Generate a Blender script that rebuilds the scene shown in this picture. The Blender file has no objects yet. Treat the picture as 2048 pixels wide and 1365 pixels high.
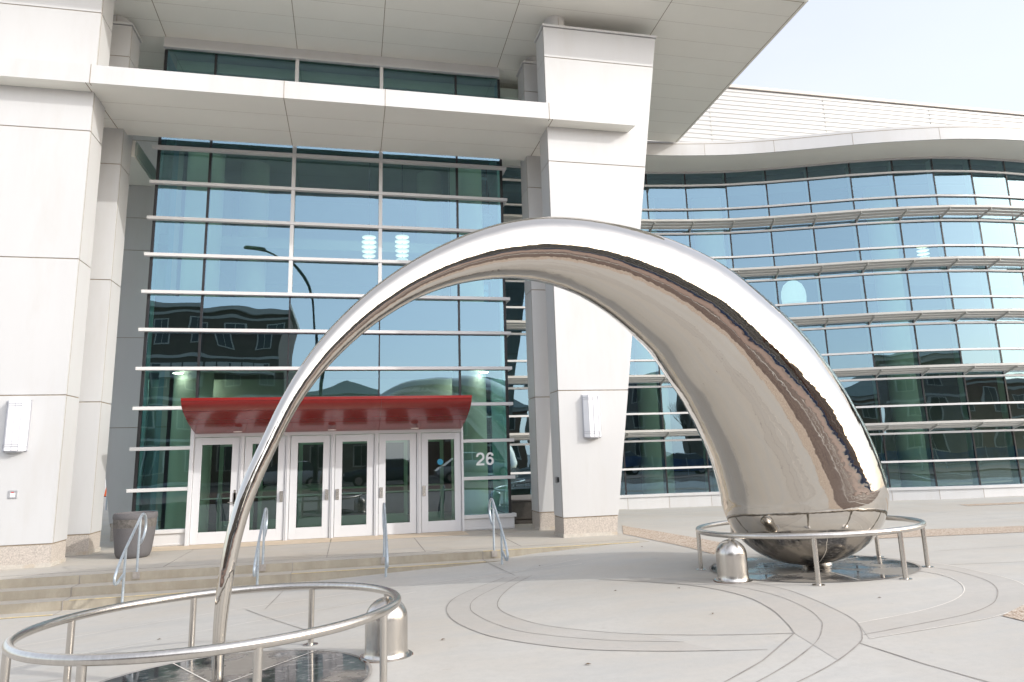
import bpy, bmesh, math, random
from mathutils import Vector, Matrix, noise
R = math.radians
rnd = random.Random(7)
sc = bpy.context.scene
C = sc.collection

# ------------------------------------------------------------------ camera
cam_d = bpy.data.cameras.new("camera"); cam = bpy.data.objects.new("camera", cam_d); C.objects.link(cam)
RGT = Vector((0.975453, -0.218335, -0.028644)); DWN = Vector((0.014697, 0.194339, -0.980824)); FWD = Vector((0.219715, 0.956327, 0.192778))
m3 = Matrix((RGT, -DWN, -FWD)).transposed()
cam.matrix_world = Matrix.Translation((0, 0, 1.6)) @ m3.to_4x4()
cam_d.sensor_width = 36; cam_d.lens = 1418.31 / 2048 * 36
cam_d.shift_y = (632 - 682.5) / 2048
cam_d.clip_start = 0.05; cam_d.clip_end = 2000
sc.camera = cam

# ------------------------------------------------------------------ sky, sun, exposure
SUN = Vector((1.4, -1.0, 0.86)).normalized()
w = bpy.data.worlds.new("World"); sc.world = w; w.use_nodes = True
nt = w.node_tree; bg = nt.nodes['Background']
sky = nt.nodes.new('ShaderNodeTexSky'); sky.sky_type = 'NISHITA'; sky.sun_disc = False
sky.sun_elevation = math.asin(SUN.z); sky.sun_rotation = math.atan2(SUN.x, SUN.y)
sky.air_density = 1.0; sky.dust_density = 3.0; sky.ozone_density = 1.0; sky.altitude = 200
vc = nt.nodes.new('ShaderNodeTexCoord'); vn = nt.nodes.new('ShaderNodeTexNoise'); vn.inputs['Scale'].default_value = 1.6; vn.inputs['Detail'].default_value = 6
vm = nt.nodes.new('ShaderNodeMapping'); vm.inputs['Scale'].default_value = (1, 1, 2.5); nt.links.new(vc.outputs['Generated'], vm.inputs[0]); nt.links.new(vm.outputs[0], vn.inputs['Vector'])
vr = nt.nodes.new('ShaderNodeValToRGB'); vr.color_ramp.elements[0].position = .35; vr.color_ramp.elements[1].position = .7
vr.color_ramp.elements[0].color = (.87, .86, .87, 1); vr.color_ramp.elements[1].color = (.98, .95, .94, 1); nt.links.new(vn.outputs[0], vr.inputs[0])
vs_ = nt.nodes.new('ShaderNodeVectorMath'); vs_.operation = 'SCALE'; nt.links.new(vr.outputs[0], vs_.inputs[0])
vd = nt.nodes.new('ShaderNodeVectorMath'); vd.operation = 'DOT_PRODUCT'; nt.links.new(vc.outputs['Generated'], vd.inputs[0]); vd.inputs[1].default_value = Vector((.45, -.85, .28)).normalized()
vp = nt.nodes.new('ShaderNodeMapRange'); vp.interpolation_type = 'SMOOTHSTEP'; vp.inputs[1].default_value = .25; vp.inputs[2].default_value = .95; vp.inputs[3].default_value = 4.9; vp.inputs[4].default_value = 4.9 + 9.5
nt.links.new(vd.outputs['Value'], vp.inputs[0]); nt.links.new(vp.outputs[0], vs_.inputs['Scale'])   # the veil glows on the sun's side
va = nt.nodes.new('ShaderNodeVectorMath'); va.operation = 'ADD'; nt.links.new(sky.outputs[0], va.inputs[0]); nt.links.new(vs_.outputs[0], va.inputs[1])   # thin bright cloud veil over the blue
nt.links.new(va.outputs[0], bg.inputs[0]); bg.inputs[1].default_value = 0.15
sd = bpy.data.lights.new("sun", 'SUN'); sd.energy = 2.4; sd.angle = R(0.6); sd.color = (1, 0.965, 0.91)
so = bpy.data.objects.new("sun", sd); C.objects.link(so); so.rotation_euler = (-SUN).to_track_quat('-Z', 'Y').to_euler(); so.location = (20, -20, 30)
sc.view_settings.view_transform = 'Standard'; sc.view_settings.look = 'None'; sc.view_settings.gamma = 1
sc.view_settings.exposure = 0.0
sc.cycles.max_bounces = 10; sc.cycles.transparent_max_bounces = 12; sc.cycles.glossy_bounces = 6
sc.cycles.sample_clamp_indirect = 6

# ------------------------------------------------------------------ materials
def mat(name, col, rough=0.5, metal=0.0, var=0.0, vs=3.0, bump=0.0, bs=20.0, emit=None, estr=0, coat=0, spec=0.5, stretch=None, grime=None, gs=0.5):
    m = bpy.data.materials.new(name); m.use_nodes = True; n = m.node_tree.nodes; l = m.node_tree.links
    b = n['Principled BSDF']; b.inputs['Base Color'].default_value = (*col, 1); b.inputs['Roughness'].default_value = rough
    b.inputs['Metallic'].default_value = metal; b.inputs['Specular IOR Level'].default_value = spec
    if coat: b.inputs['Coat Weight'].default_value = coat; b.inputs['Coat Roughness'].default_value = 0.08
    if emit: b.inputs['Emission Color'].default_value = (*emit, 1); b.inputs['Emission Strength'].default_value = estr
    tc = n.new('ShaderNodeTexCoord'); mp = n.new('ShaderNodeMapping'); l.new(tc.outputs['Object'], mp.inputs[0])
    if stretch: mp.inputs['Scale'].default_value = stretch
    last = None
    if var:
        t = n.new('ShaderNodeTexNoise'); t.inputs['Scale'].default_value = vs; t.inputs['Detail'].default_value = 8; t.inputs['Roughness'].default_value = 0.65
        l.new(mp.outputs[0], t.inputs['Vector'])
        cr = n.new('ShaderNodeValToRGB'); cr.color_ramp.elements[0].position = 0.28; cr.color_ramp.elements[1].position = 0.72
        cr.color_ramp.elements[0].color = (*[c * (1 - var) for c in col], 1); cr.color_ramp.elements[1].color = (*[min(1, c * (1 + var)) for c in col], 1)
        l.new(t.outputs[0], cr.inputs[0]); last = cr.outputs[0]
    if grime:
        t2 = n.new('ShaderNodeTexNoise'); t2.inputs['Scale'].default_value = gs; t2.inputs['Detail'].default_value = 10; t2.inputs['Roughness'].default_value = 0.7
        l.new(mp.outputs[0], t2.inputs['Vector'])
        c2 = n.new('ShaderNodeValToRGB'); c2.color_ramp.elements[0].position = 0.5; c2.color_ramp.elements[1].position = 0.75
        c2.color_ramp.elements[0].color = (0, 0, 0, 1); c2.color_ramp.elements[1].color = (1, 1, 1, 1)
        l.new(t2.outputs[0], c2.inputs[0])
        mx = n.new('ShaderNodeMix'); mx.data_type = 'RGBA'; l.new(c2.outputs[0], mx.inputs[0])
        if last: l.new(last, mx.inputs[6])
        else: mx.inputs[6].default_value = (*col, 1)
        mx.inputs[7].default_value = (*grime, 1); last = mx.outputs[2]
    if last: l.new(last, b.inputs['Base Color'])
    if bump:
        t3 = n.new('ShaderNodeTexNoise'); t3.inputs['Scale'].default_value = bs; t3.inputs['Detail'].default_value = 6; l.new(mp.outputs[0], t3.inputs['Vector'])
        bp = n.new('ShaderNodeBump'); bp.inputs['Strength'].default_value = bump; bp.inputs['Distance'].default_value = 0.02
        l.new(t3.outputs[0], bp.inputs['Height']); l.new(bp.outputs[0], b.inputs['Normal'])
    return m

PANEL = mat('white_panel', (.545, .55, .555), .45, var=.03, vs=1.3, grime=(.515, .51, .50), gs=1.6, stretch=(1, 1, .22))
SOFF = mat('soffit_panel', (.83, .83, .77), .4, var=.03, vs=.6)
SEAM = mat('seam_sealant', (.30, .25, .19), .8, var=.3, vs=9)
SEAMF = mat('fine_seam', (.52, .50, .45), .8)
STONE = mat('base_stone', (.47, .425, .38), .75, var=.38, vs=55, bump=.3, bs=90)
PLINTH = mat('plinth_stone', (.50, .47, .42), .75, var=.15, vs=18, grime=(.42, .33, .24), gs=3)
ALU = mat('white_aluminium', (.62, .62, .62), .35, var=.02, vs=3)
ALU2 = mat('sunshade_metal', (.47, .465, .44), .4, var=.03, vs=3)
DOORP = mat('door_paint', (.64, .65, .67), .35, var=.02, vs=3)
BLACK = mat('black_gasket', (.012, .012, .014), .4)
STEELB = mat('brushed_steel', (.60, .57, .53), .26, metal=1, var=.10, vs=30, stretch=(1, 1, .15), bump=.04, bs=120)
GALV = mat('galvanised_steel', (.46, .52, .57), .45, metal=.65, var=.15, vs=25)
REDM = mat('red_panel', (.21, .007, .006), .26, coat=.3, var=.04, vs=1)
LAMPW = mat('frosted_acrylic', (.86, .87, .90), .25, coat=.3, var=.03, vs=4)
LAMPF = mat('lamp_frame', (.50, .51, .55), .4, metal=.5)
POTM = mat('planter_concrete', (.118, .114, .118), .85, var=.14, vs=70, bump=.25, bs=110, grime=(.11, .10, .10), gs=3)
POTB = mat('planter_band', (.13, .12, .11), .85, var=.45, vs=16, bump=.8, bs=18)
INT = mat('interior_wall', (.55, .62, .55), .8, var=.12, vs=.5)
INTC = mat('interior_column', (.80, .88, .78), .55)
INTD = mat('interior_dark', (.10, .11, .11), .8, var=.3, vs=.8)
ASPH = mat('asphalt', (.10, .10, .10), .85, var=.3, vs=8, bump=.2)
ROOFM = mat('roof_membrane', (.6, .6, .58), .6)
RISER_SHADE = mat('shaded_riser_concrete', (.36, .325, .26), .8, var=.14, vs=5, bump=.15, bs=60, grime=(.30, .26, .20), gs=2.2, stretch=(1, 1, .5))  # yellowish riser concrete, with riser shade put into the colour
NOSE = mat('faded_yellow_nosing', (.66, .53, .28), .7, var=.2, vs=12, grime=(.5, .46, .38), gs=7)
JOINT = mat('joint_dark', (.27, .25, .23), .9, var=.3, vs=4)
JOINTL = mat('joint_light', (.66, .63, .58), .9, var=.15, vs=4)
GRAN = None

def concrete(name, base, tan, grey):
    m = bpy.data.materials.new(name); m.use_nodes = True; n = m.node_tree.nodes; l = m.node_tree.links; b = n['Principled BSDF']
    b.inputs['Roughness'].default_value = .75; b.inputs['Specular IOR Level'].default_value = .35
    tc = n.new('ShaderNodeTexCoord')
    def nz(s, d, st=None):
        t = n.new('ShaderNodeTexNoise'); t.inputs['Scale'].default_value = s; t.inputs['Detail'].default_value = d; t.inputs['Roughness'].default_value = .68
        if st:
            mp = n.new('ShaderNodeMapping'); mp.inputs['Scale'].default_value = st; mp.inputs['Rotation'].default_value = (0, 0, .35); l.new(tc.outputs['Object'], mp.inputs[0]); l.new(mp.outputs[0], t.inputs['Vector'])
        else: l.new(tc.outputs['Object'], t.inputs['Vector'])
        return t
    def mixc(f, a, c2, lo, hi, amt=1.0):
        r = n.new('ShaderNodeMapRange'); r.inputs[1].default_value = lo; r.inputs[2].default_value = hi; r.inputs[4].default_value = amt; l.new(f, r.inputs[0])
        x = n.new('ShaderNodeMix'); x.data_type = 'RGBA'; l.new(r.outputs[0], x.inputs[0])
        if isinstance(a, tuple): x.inputs[6].default_value = (*a, 1)
        else: l.new(a, x.inputs[6])
        x.inputs[7].default_value = (*c2, 1); return x.outputs[2]
    c = mixc(nz(.35, 5).outputs[0], base, tan, .40, .60)
    c = mixc(nz(1.1, 9, (.5, 2.2, 1)).outputs[0], c, grey, .46, .70, .9)
    c = mixc(nz(14, 6).outputs[0], c, tuple(v * .86 for v in base), .45, .8, .8)
    c = mixc(nz(4.2, 12).outputs[0], c, (.30, .26, .22), .62, .82, .6)
    c = mixc(nz(140, 2).outputs[0], c, tuple(v * 1.12 for v in base), .5, .75, .5)
    l.new(c, b.inputs['Base Color'])
    bp = n.new('ShaderNodeBump'); bp.inputs['Strength'].default_value = .18; bp.inputs['Distance'].default_value = .01
    l.new(nz(70, 5).outputs[0], bp.inputs['Height']); l.new(bp.outputs[0], b.inputs['Normal'])
    return m
CONC = concrete('plaza_concrete', (.46, .45, .425), (.435, .41, .37), (.395, .395, .385))
BAND = concrete('band_concrete', (.43, .415, .39), (.41, .385, .35), (.38, .375, .36))
LAND = concrete('landing_concrete', (.445, .42, .375), (.41, .37, .31), (.37, .36, .34))

def speckle(name, c1, c2, c3, scale, rough, bump, coat=0):
    m = bpy.data.materials.new(name); m.use_nodes = True; n = m.node_tree.nodes; l = m.node_tree.links; b = n['Principled BSDF']
    b.inputs['Roughness'].default_value = rough; tc = n.new('ShaderNodeTexCoord')
    if coat: b.inputs['Coat Weight'].default_value = coat; b.inputs['Coat Roughness'].default_value = .03
    v = n.new('ShaderNodeTexVoronoi'); v.inputs['Scale'].default_value = scale; l.new(tc.outputs['Object'], v.inputs['Vector'])
    cr = n.new('ShaderNodeValToRGB'); e = cr.color_ramp.elements; e[0].color = (*c1, 1); e[1].color = (*c3, 1); mid = e.new(.5); mid.color = (*c2, 1)
    sp = n.new('ShaderNodeSeparateColor'); l.new(v.outputs['Color'], sp.inputs[0]); l.new(sp.outputs[0], cr.inputs[0]); l.new(cr.outputs[0], b.inputs['Base Color'])
    if bump:
        bp = n.new('ShaderNodeBump'); bp.inputs['Strength'].default_value = bump; bp.inputs['Distance'].default_value = .01; l.new(v.outputs['Distance'], bp.inputs['Height']); l.new(bp.outputs[0], b.inputs['Normal'])
    return m
AGG = speckle('exposed_aggregate', (.26, .18, .13), (.42, .34, .27), (.60, .54, .46), 60, .85, .6)

def granite(name='polished_granite', d0=.44, d1=.58, amt=.75):
    m = bpy.data.materials.new(name); m.use_nodes = True; n = m.node_tree.nodes; l = m.node_tree.links; b = n['Principled BSDF']
    tc = n.new('ShaderNodeTexCoord'); t = n.new('ShaderNodeTexNoise'); t.inputs['Scale'].default_value = 9; t.inputs['Detail'].default_value = 14; t.inputs['Roughness'].default_value = .8
    mp = n.new('ShaderNodeMapping'); mp.inputs['Scale'].default_value = (1, 2.6, 1); mp.inputs['Rotation'].default_value = (0, 0, .5); l.new(tc.outputs['Object'], mp.inputs[0]); l.new(mp.outputs[0], t.inputs['Vector'])
    cr = n.new('ShaderNodeValToRGB'); e = cr.color_ramp.elements; e[0].position = .40; e[0].color = (.022, .022, .025, 1); e[1].position = .68; e[1].color = (.50, .49, .47, 1); q = e.new(.55); q.color = (.08, .08, .082, 1)
    l.new(t.outputs[0], cr.inputs[0])
    t2 = n.new('ShaderNodeTexNoise'); t2.inputs['Scale'].default_value = 1.7; t2.inputs['Detail'].default_value = 8; l.new(tc.outputs['Object'], t2.inputs['Vector'])
    r = n.new('ShaderNodeMapRange'); r.inputs[1].default_value = d0; r.inputs[2].default_value = d1; r.inputs[4].default_value = amt; l.new(t2.outputs[0], r.inputs[0])
    x = n.new('ShaderNodeMix'); x.data_type = 'RGBA'; l.new(r.outputs[0], x.inputs[0]); l.new(cr.outputs[0], x.inputs[6]); x.inputs[7].default_value = (.30, .275, .24, 1)
    l.new(x.outputs[2], b.inputs['Base Color'])
    r2 = n.new('ShaderNodeMapRange'); r2.inputs[1].default_value = d0; r2.inputs[2].default_value = d1 + .04; r2.inputs[3].default_value = .05; r2.inputs[4].default_value = .42; l.new(t2.outputs[0], r2.inputs[0]); l.new(r2.outputs[0], b.inputs['Roughness'])
    return m
GRAN = granite()
GRAN2 = granite('dusty_granite', .42, .56, .8)

def mirror():
    m = bpy.data.materials.new('polished_stainless'); m.use_nodes = True; n = m.node_tree.nodes; l = m.node_tree.links; b = n['Principled BSDF']
    b.inputs['Metallic'].default_value = 1; b.inputs['Base Color'].default_value = (.62, .585, .535, 1); b.inputs['Roughness'].default_value = .035
    tc = n.new('ShaderNodeTexCoord')
    def nz(s, d):
        t = n.new('ShaderNodeTexNoise'); t.inputs['Scale'].default_value = s; t.inputs['Detail'].default_value = d; l.new(tc.outputs['Object'], t.inputs['Vector']); return t
    a = nz(1.6, 2); c = nz(7, 2)
    b1 = n.new('ShaderNodeBump'); b1.inputs['Strength'].default_value = .5; b1.inputs['Distance'].default_value = .02; l.new(a.outputs[0], b1.inputs['Height'])
    b2 = n.new('ShaderNodeBump'); b2.inputs['Strength'].default_value = .3; b2.inputs['Distance'].default_value = .008; l.new(c.outputs[0], b2.inputs['Height']); l.new(b1.outputs[0], b2.inputs['Normal'])
    l.new(b2.outputs[0], b.inputs['Normal'])
    s = nz(2.4, 12); r = n.new('ShaderNodeMapRange'); r.inputs[1].default_value = .45; r.inputs[2].default_value = .8; r.inputs[3].default_value = .025; r.inputs[4].default_value = .12; l.new(s.outputs[0], r.inputs[0]); l.new(r.outputs[0], b.inputs['Roughness'])
    return m
MIRROR = mirror()

def glass(name, tint, refl, base, bump=.25, bscale=.55):
    m = bpy.data.materials.new(name); m.use_nodes = True; n = m.node_tree.nodes; l = m.node_tree.links
    for x in list(n):
        if x.type != 'OUTPUT_MATERIAL': n.remove(x)
    out = n['Material Output']; tr = n.new('ShaderNodeBsdfTransparent'); tr.inputs[0].default_value = (*tint, 1)
    gl = n.new('ShaderNodeBsdfGlossy'); gl.inputs['Color'].default_value = (*refl, 1); gl.inputs['Roughness'].default_value = .004
    mx = n.new('ShaderNodeMixShader'); fr = n.new('ShaderNodeFresnel'); fr.inputs[0].default_value = 1.5
    ma = n.new('ShaderNodeMath'); ma.operation = 'MULTIPLY_ADD'; ma.inputs[1].default_value = 1 - base; ma.inputs[2].default_value = base; l.new(fr.outputs[0], ma.inputs[0]); l.new(ma.outputs[0], mx.inputs[0])
    l.new(tr.outputs[0], mx.inputs[1]); l.new(gl.outputs[0], mx.inputs[2]); l.new(mx.outputs[0], out.inputs[0])
    tc = n.new('ShaderNodeTexCoord'); t = n.new('ShaderNodeTexNoise'); t.inputs['Scale'].default_value = bscale; t.inputs['Detail'].default_value = 1.5; l.new(tc.outputs['Object'], t.inputs['Vector'])
    bp = n.new('ShaderNodeBump'); bp.inputs['Strength'].default_value = bump; bp.inputs['Distance'].default_value = .02; l.new(t.outputs[0], bp.inputs['Height']); l.new(bp.outputs[0], gl.inputs['Normal'])
    return m
GLASS = glass('tinted_glass', (.50, .66, .55), (.53, .80, 1.0), .20, .5)
DGLASS = glass('door_glass', (.50, .68, .58), (.80, .92, 1.0), .08, .1)

# ------------------------------------------------------------------ mesh helpers
class MB:
    def __init__(s): s.v = []; s.f = []; s.mi = []
    def add(s, vs, fs, mi=0):
        o = len(s.v); s.v += [tuple(v) for v in vs]; s.f += [tuple(i + o for i in f) for f in fs]; s.mi += [mi] * len(fs)
    def box(s, x0, x1, y0, y1, z0, z1, mi=0):
        s.add([(x0, y0, z0), (x1, y0, z0), (x1, y1, z0), (x0, y1, z0), (x0, y0, z1), (x1, y0, z1), (x1, y1, z1), (x0, y1, z1)],
              [(0, 3, 2, 1), (4, 5, 6, 7), (0, 1, 5, 4), (1, 2, 6, 5), (2, 3, 7, 6), (3, 0, 4, 7)], mi)
    def hexa(s, p, mi=0):   # 8 points: bottom ccw, top ccw
        s.add(p, [(0, 3, 2, 1), (4, 5, 6, 7), (0, 1, 5, 4), (1, 2, 6, 5), (2, 3, 7, 6), (3, 0, 4, 7)], mi)
    def extx(s, prof, x0, x1, mi=0):   # closed profile in (y,z), clockwise seen from +x or not: either
        n = len(prof); s.add([(x0, y, z) for y, z in prof] + [(x1, y, z) for y, z in prof],
            [(i, (i + 1) % n, (i + 1) % n + n, i + n) for i in range(n)] + [tuple(range(n - 1, -1, -1)), tuple(range(n, 2 * n))], mi)
    def prism(s, poly, z0, z1, mi=0):
        n = len(poly); s.add([(x, y, z0) for x, y in poly] + [(x, y, z1) for x, y in poly],
            [(i, (i + 1) % n, (i + 1) % n + n, i + n) for i in range(n)] + [tuple(range(n - 1, -1, -1)), tuple(range(n, 2 * n))], mi)
    def tube(s, path, rad, seg=12, closed=False, mi=0, caps=True):
        P = [Vector(p) for p in path]; n = len(P); rs = rad if isinstance(rad, (list, tuple)) else [rad] * n
        o = len(s.v); up = None
        for i in range(n):
            if closed: t = P[(i + 1) % n] - P[i - 1]
            else: t = P[min(i + 1, n - 1)] - P[max(i - 1, 0)]
            t.normalize()
            if up is None:
                a = Vector((0, 0, 1)) if abs(t.z) < .9 else Vector((0, 1, 0)); up = (a - t * a.dot(t)).normalized()
            else: up = (up - t * up.dot(t)).normalized()
            b = t.cross(up)
            for k in range(seg):
                an = 2 * math.pi * k / seg; s.v.append(tuple(P[i] + (up * math.cos(an) + b * math.sin(an)) * rs[i]))
        for i in range(n if closed else n - 1):
            j = (i + 1) % n
            for k in range(seg):
                k2 = (k + 1) % seg; s.f.append((o + i * seg + k, o + i * seg + k2, o + j * seg + k2, o + j * seg + k)); s.mi.append(mi)
        if not closed and caps:
            s.f.append(tuple(o + k for k in range(seg - 1, -1, -1))); s.f.append(tuple(o + (n - 1) * seg + k for k in range(seg))); s.mi += [mi, mi]
    def lathe(s, prof, c=(0, 0, 0), seg=32, mi=0):   # prof (r,z)
        o = len(s.v)
        for r_, z in prof:
            for k in range(seg):
                a = 2 * math.pi * k / seg; s.v.append((c[0] + r_ * math.cos(a), c[1] + r_ * math.sin(a), c[2] + z))
        for i in range(len(prof) - 1):
            for k in range(seg):
                k2 = (k + 1) % seg; s.f.append((o + i * seg + k, o + i * seg + k2, o + (i + 1) * seg + k2, o + (i + 1) * seg + k)); s.mi.append(mi)
        s.f.append(tuple(o + k for k in range(seg - 1, -1, -1))); s.f.append(tuple(o + (len(prof) - 1) * seg + k for k in range(seg))); s.mi += [mi, mi]
    def build(s, name, mats, parent=None, smooth=False, bevel=0, inv=True, fixn=True):
        me = bpy.data.meshes.new(name); me.from_pydata(s.v, [], s.f)
        if not isinstance(mats, (list, tuple)): mats = [mats]
        for m in mats: me.materials.append(m)
        me.polygons.foreach_set('material_index', s.mi); me.update()
        if fixn:
            b = bmesh.new(); b.from_mesh(me); bmesh.ops.recalc_face_normals(b, faces=b.faces); b.to_mesh(me); b.free()
        if smooth:
            me.polygons.foreach_set('use_smooth', [True] * len(me.polygons))
            if smooth != 'all': me.set_sharp_from_angle(angle=R(40))
        o = bpy.data.objects.new(name, me); C.objects.link(o)
        if parent is not None:
            o.parent = parent
            if inv and parent.type == 'EMPTY': o.matrix_parent_inverse = Matrix.Translation(-parent.location)
        if bevel:
            bv = o.modifiers.new('bevel', 'BEVEL'); bv.width = bevel; bv.segments = 2; bv.limit_method = 'ANGLE'
        return o
def tag(o, label=None, cat=None, group=None, kind=None):
    if label: o['label'] = label
    if cat: o['category'] = cat
    if group: o['group'] = group
    if kind: o['kind'] = kind
    return o
def thing(name, loc, label, cat, group=None):
    o = bpy.data.objects.new(name, None); o.empty_display_size = .3; C.objects.link(o); o.location = loc
    return tag(o, label, cat, group)
def cr(P, n=8, closed=False):
    P = [Vector(p) for p in P]; N = len(P); out = []
    g = (lambda i: P[i % N]) if closed else (lambda i: P[i] if 0 <= i < N else (P[0] * 2 - P[1] if i < 0 else P[-1] * 2 - P[-2]))
    for i in range(N if closed else N - 1):
        a, b, c, d = g(i - 1), g(i), g(i + 1), g(i + 2)
        for k in range(n):
            t = k / n; out.append(.5 * ((2 * b) + (c - a) * t + (2 * a - 5 * b + 4 * c - d) * t * t + (3 * b - a - 3 * c + d) * t ** 3))
    if not closed: out.append(P[-1])
    return out

# ------------------------------------------------------------------ ground
SITES = [(-1.0,6.48,-.147,.024,-.033,1.6),(6.07,8.95,-.009,.021,-.031,1.6),(-4.6,11.6,-.405,.03,0,1),(-4,11.9,-.403,.034,0,1),(-.88,12.2,-.277,.04,0,1),(.66,12.2,-.211,.045,0,1),(2.24,12.51,-.15,.05,0,1),(3.7,12.51,-.06,.05,0,1),(5.2,12.51,-.006,.01,0,1),(5.35,14,-.004,0,0,1),(5.35,17,-.004,0,0,1),(7,15,-.03,0,0,1),(10,18.5,-.08,0,0,1.5),(16,18,-.03,0,0,1.5),(20,17.7,0,0,0,2),(0,-5,.1,0,0,2),(14,4,.1,0,0,2),(-9,9,-.45,.02,0,2),(-8,2,-.1,.0,0,2)]
def gz(x, y):
    W = Z = 0
    for sx, sy, z, bx, by, s in SITES:
        d2 = (x - sx) ** 2 + (y - sy) ** 2; w_ = s / (d2 + .05) ** 2; k = 1 / (1 + d2 / 25.)
        W += w_; Z += w_ * (z + (bx * (x - sx) + by * (y - sy)) * k)
    return Z / W
def axis(lo, hi, step, far):
    a = [lo + i * step for i in range(int(round((hi - lo) / step)) + 1)]
    pre = []; x = lo; st = step
    while x > -far: st *= 1.5; x -= st; pre.append(x)
    post = []; x = hi; st = step
    while x < far: st *= 1.5; x += st; post.append(x)
    return pre[::-1] + a + post
gx = axis(-9, 24, .2, 500); gy = axis(-2, 20, .2, 500)
g = MB()
for y in gy:
    for x in gx:
        z = gz(x, y)
        if x < 5.0 and y > 12.8: z = -.5
        if y > 24 or (x > 8 and y > 20.5): z = min(z, -.1)
        if y < -7: z -= .02
        g.v.append((x, y, z))
nx = len(gx)
for j in range(len(gy) - 1):
    for i in range(nx - 1): g.f.append((j * nx + i, j * nx + i + 1, (j + 1) * nx + i + 1, (j + 1) * nx + i)); g.mi.append(0)
tag(g.build('ground', CONC, smooth='all'), kind='structure')

def ribbon(mb, pts, wd, dz=.004, mi=0, n=6, sm=True):
    P = cr([(x, y, 0) for x, y in pts], n) if sm and len(pts) > 2 else None
    if P is None:
        P = []
        for a, b in zip(pts, pts[1:]):
            k = max(2, int(math.hypot(b[0] - a[0], b[1] - a[1]) / .2))
            P += [Vector((a[0] + (b[0] - a[0]) * t / k, a[1] + (b[1] - a[1]) * t / k, 0)) for t in range(k)]
        P.append(Vector((*pts[-1], 0)))
    vs = []
    for i, p in enumerate(P):
        t = (P[min(i + 1, len(P) - 1)] - P[max(i - 1, 0)]); t.normalize(); nn = Vector((-t.y, t.x, 0)) * wd / 2 * rnd.uniform(.7, 1.2)
        for q in (p + nn, p - nn): vs.append((q.x, q.y, gz(q.x, q.y) + dz))
    mb.add(vs, [(2 * i, 2 * i + 1, 2 * i + 3, 2 * i + 2) for i in range(len(P) - 1)], mi)
gj = MB()
D_ = .011
A_in = [(2.6,10.5),(2.18,9.9),(1.82,9.1),(1.71,8.4),(1.9,7.59),(2.25,7.06),(2.69,6.64),(3.3,6.27),(3.87,6.02)]
A_in2 = [(3.3,9.6),(3.85,8.95),(4.18,8.36),(4.3,7.62),(4.2,6.92),(4.01,6.35),(3.87,6.02)]
A_mid = [(2.4,10.5),(1.91,9.86),(1.55,9.3),(1.41,8.79),(1.41,8.37),(1.52,7.75),(1.75,7.2),(2.3,6.61),(2.9,6.22)]
A_mid2 = [(3.7,9.55),(4.2,8.9),(4.53,8.08),(4.6,7.43),(4.5,6.75),(4.34,6.31),(4.21,6.1),(3.95,5.79),(3.66,5.54),(3.18,5.2),(2.5,4.8),(1.6,4.4)]
A_out = [(2.2,10.6),(1.48,9.78),(1.18,9.1),(1.12,8.3),(1.27,7.5),(1.51,6.98),(1.96,6.44),(2.47,6.11),(3.05,5.84),(3.4,5.70)]
A_out2 = [(4.3,9.1),(4.75,8.5),(4.88,7.83),(4.84,7.28),(4.69,6.51),(4.57,6.11),(4.42,5.85),(4.31,5.7),(4.16,5.54),(3.71,5.22),(3.17,4.92),(2.4,4.55),(1.5,4.2)]
B_in = [(6.75,8.4),(6.95,7.9),(6.87,7.42),(6.6,6.96),(6.24,6.6),(5.81,6.34),(5.23,6.15),(4.55,6.05)]
B_mid = [(7.2,8.35),(7.28,7.85),(7.1,7.2),(6.81,6.74),(6.39,6.33),(6.02,6.07),(5.52,5.88),(4.72,5.76),(4.35,5.72)]
B_out = [(7.2,9.9),(7.5,9.2),(7.59,8.49),(7.5,7.72),(7.28,6.92),(6.9,6.45),(6.34,5.98),(5.77,5.74),(5.17,5.65),(4.3,5.6)]
for p in (A_in, A_in2, A_mid, A_mid2, A_out, A_out2): ribbon(gj, p, D_, mi=0)
for p in (B_in, B_mid, B_out): ribbon(gj, p, D_, mi=0 if p is B_mid else 1)
for p in ([(3.87,6.02),(3.2,5.45),(2.3,4.85)], [(4.15,5.53),(4.2,4.89),(4.35,4.0),(4.6,2.5)], [(2.24,12.45),(2.38,10.65)], [(-1.05,10.28),(-.9,12.1)], [(7.6,8.2),(12,7.2),(24,5.5)], [(-.3,8.2),(-1.3,10.4)]): ribbon(gj, p, .013, mi=0, sm=False)
for p in ([(-4.2,9.4),(-1.86,10.38),(-.2,10.72),(2.0,10.93),(3.5,10.95)], [(0.43,10.59),(2.22,10.9),(3.6,11.4)], [(-3.6,8.0),(-1.2,9.4),(.9,10.3)]): ribbon(gj, p, .014, mi=1)
for p in ([(-9, 3.2), (-2.3, 4.1)], [(8.5, 9.4), (24, 8.6)], [(9.5, 15.5), (8.9, 11.9)], [(14, 16.5), (13.2, 11.4)], [(-6, 7.2), (-2.4, 7.4)], [(.5, 5.6), (2.1, 4.2)]): ribbon(gj, p, .010, mi=0, sm=False)
tag(gj.build('paving_joints', [JOINT, JOINTL], fixn=False), kind='structure')

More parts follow.
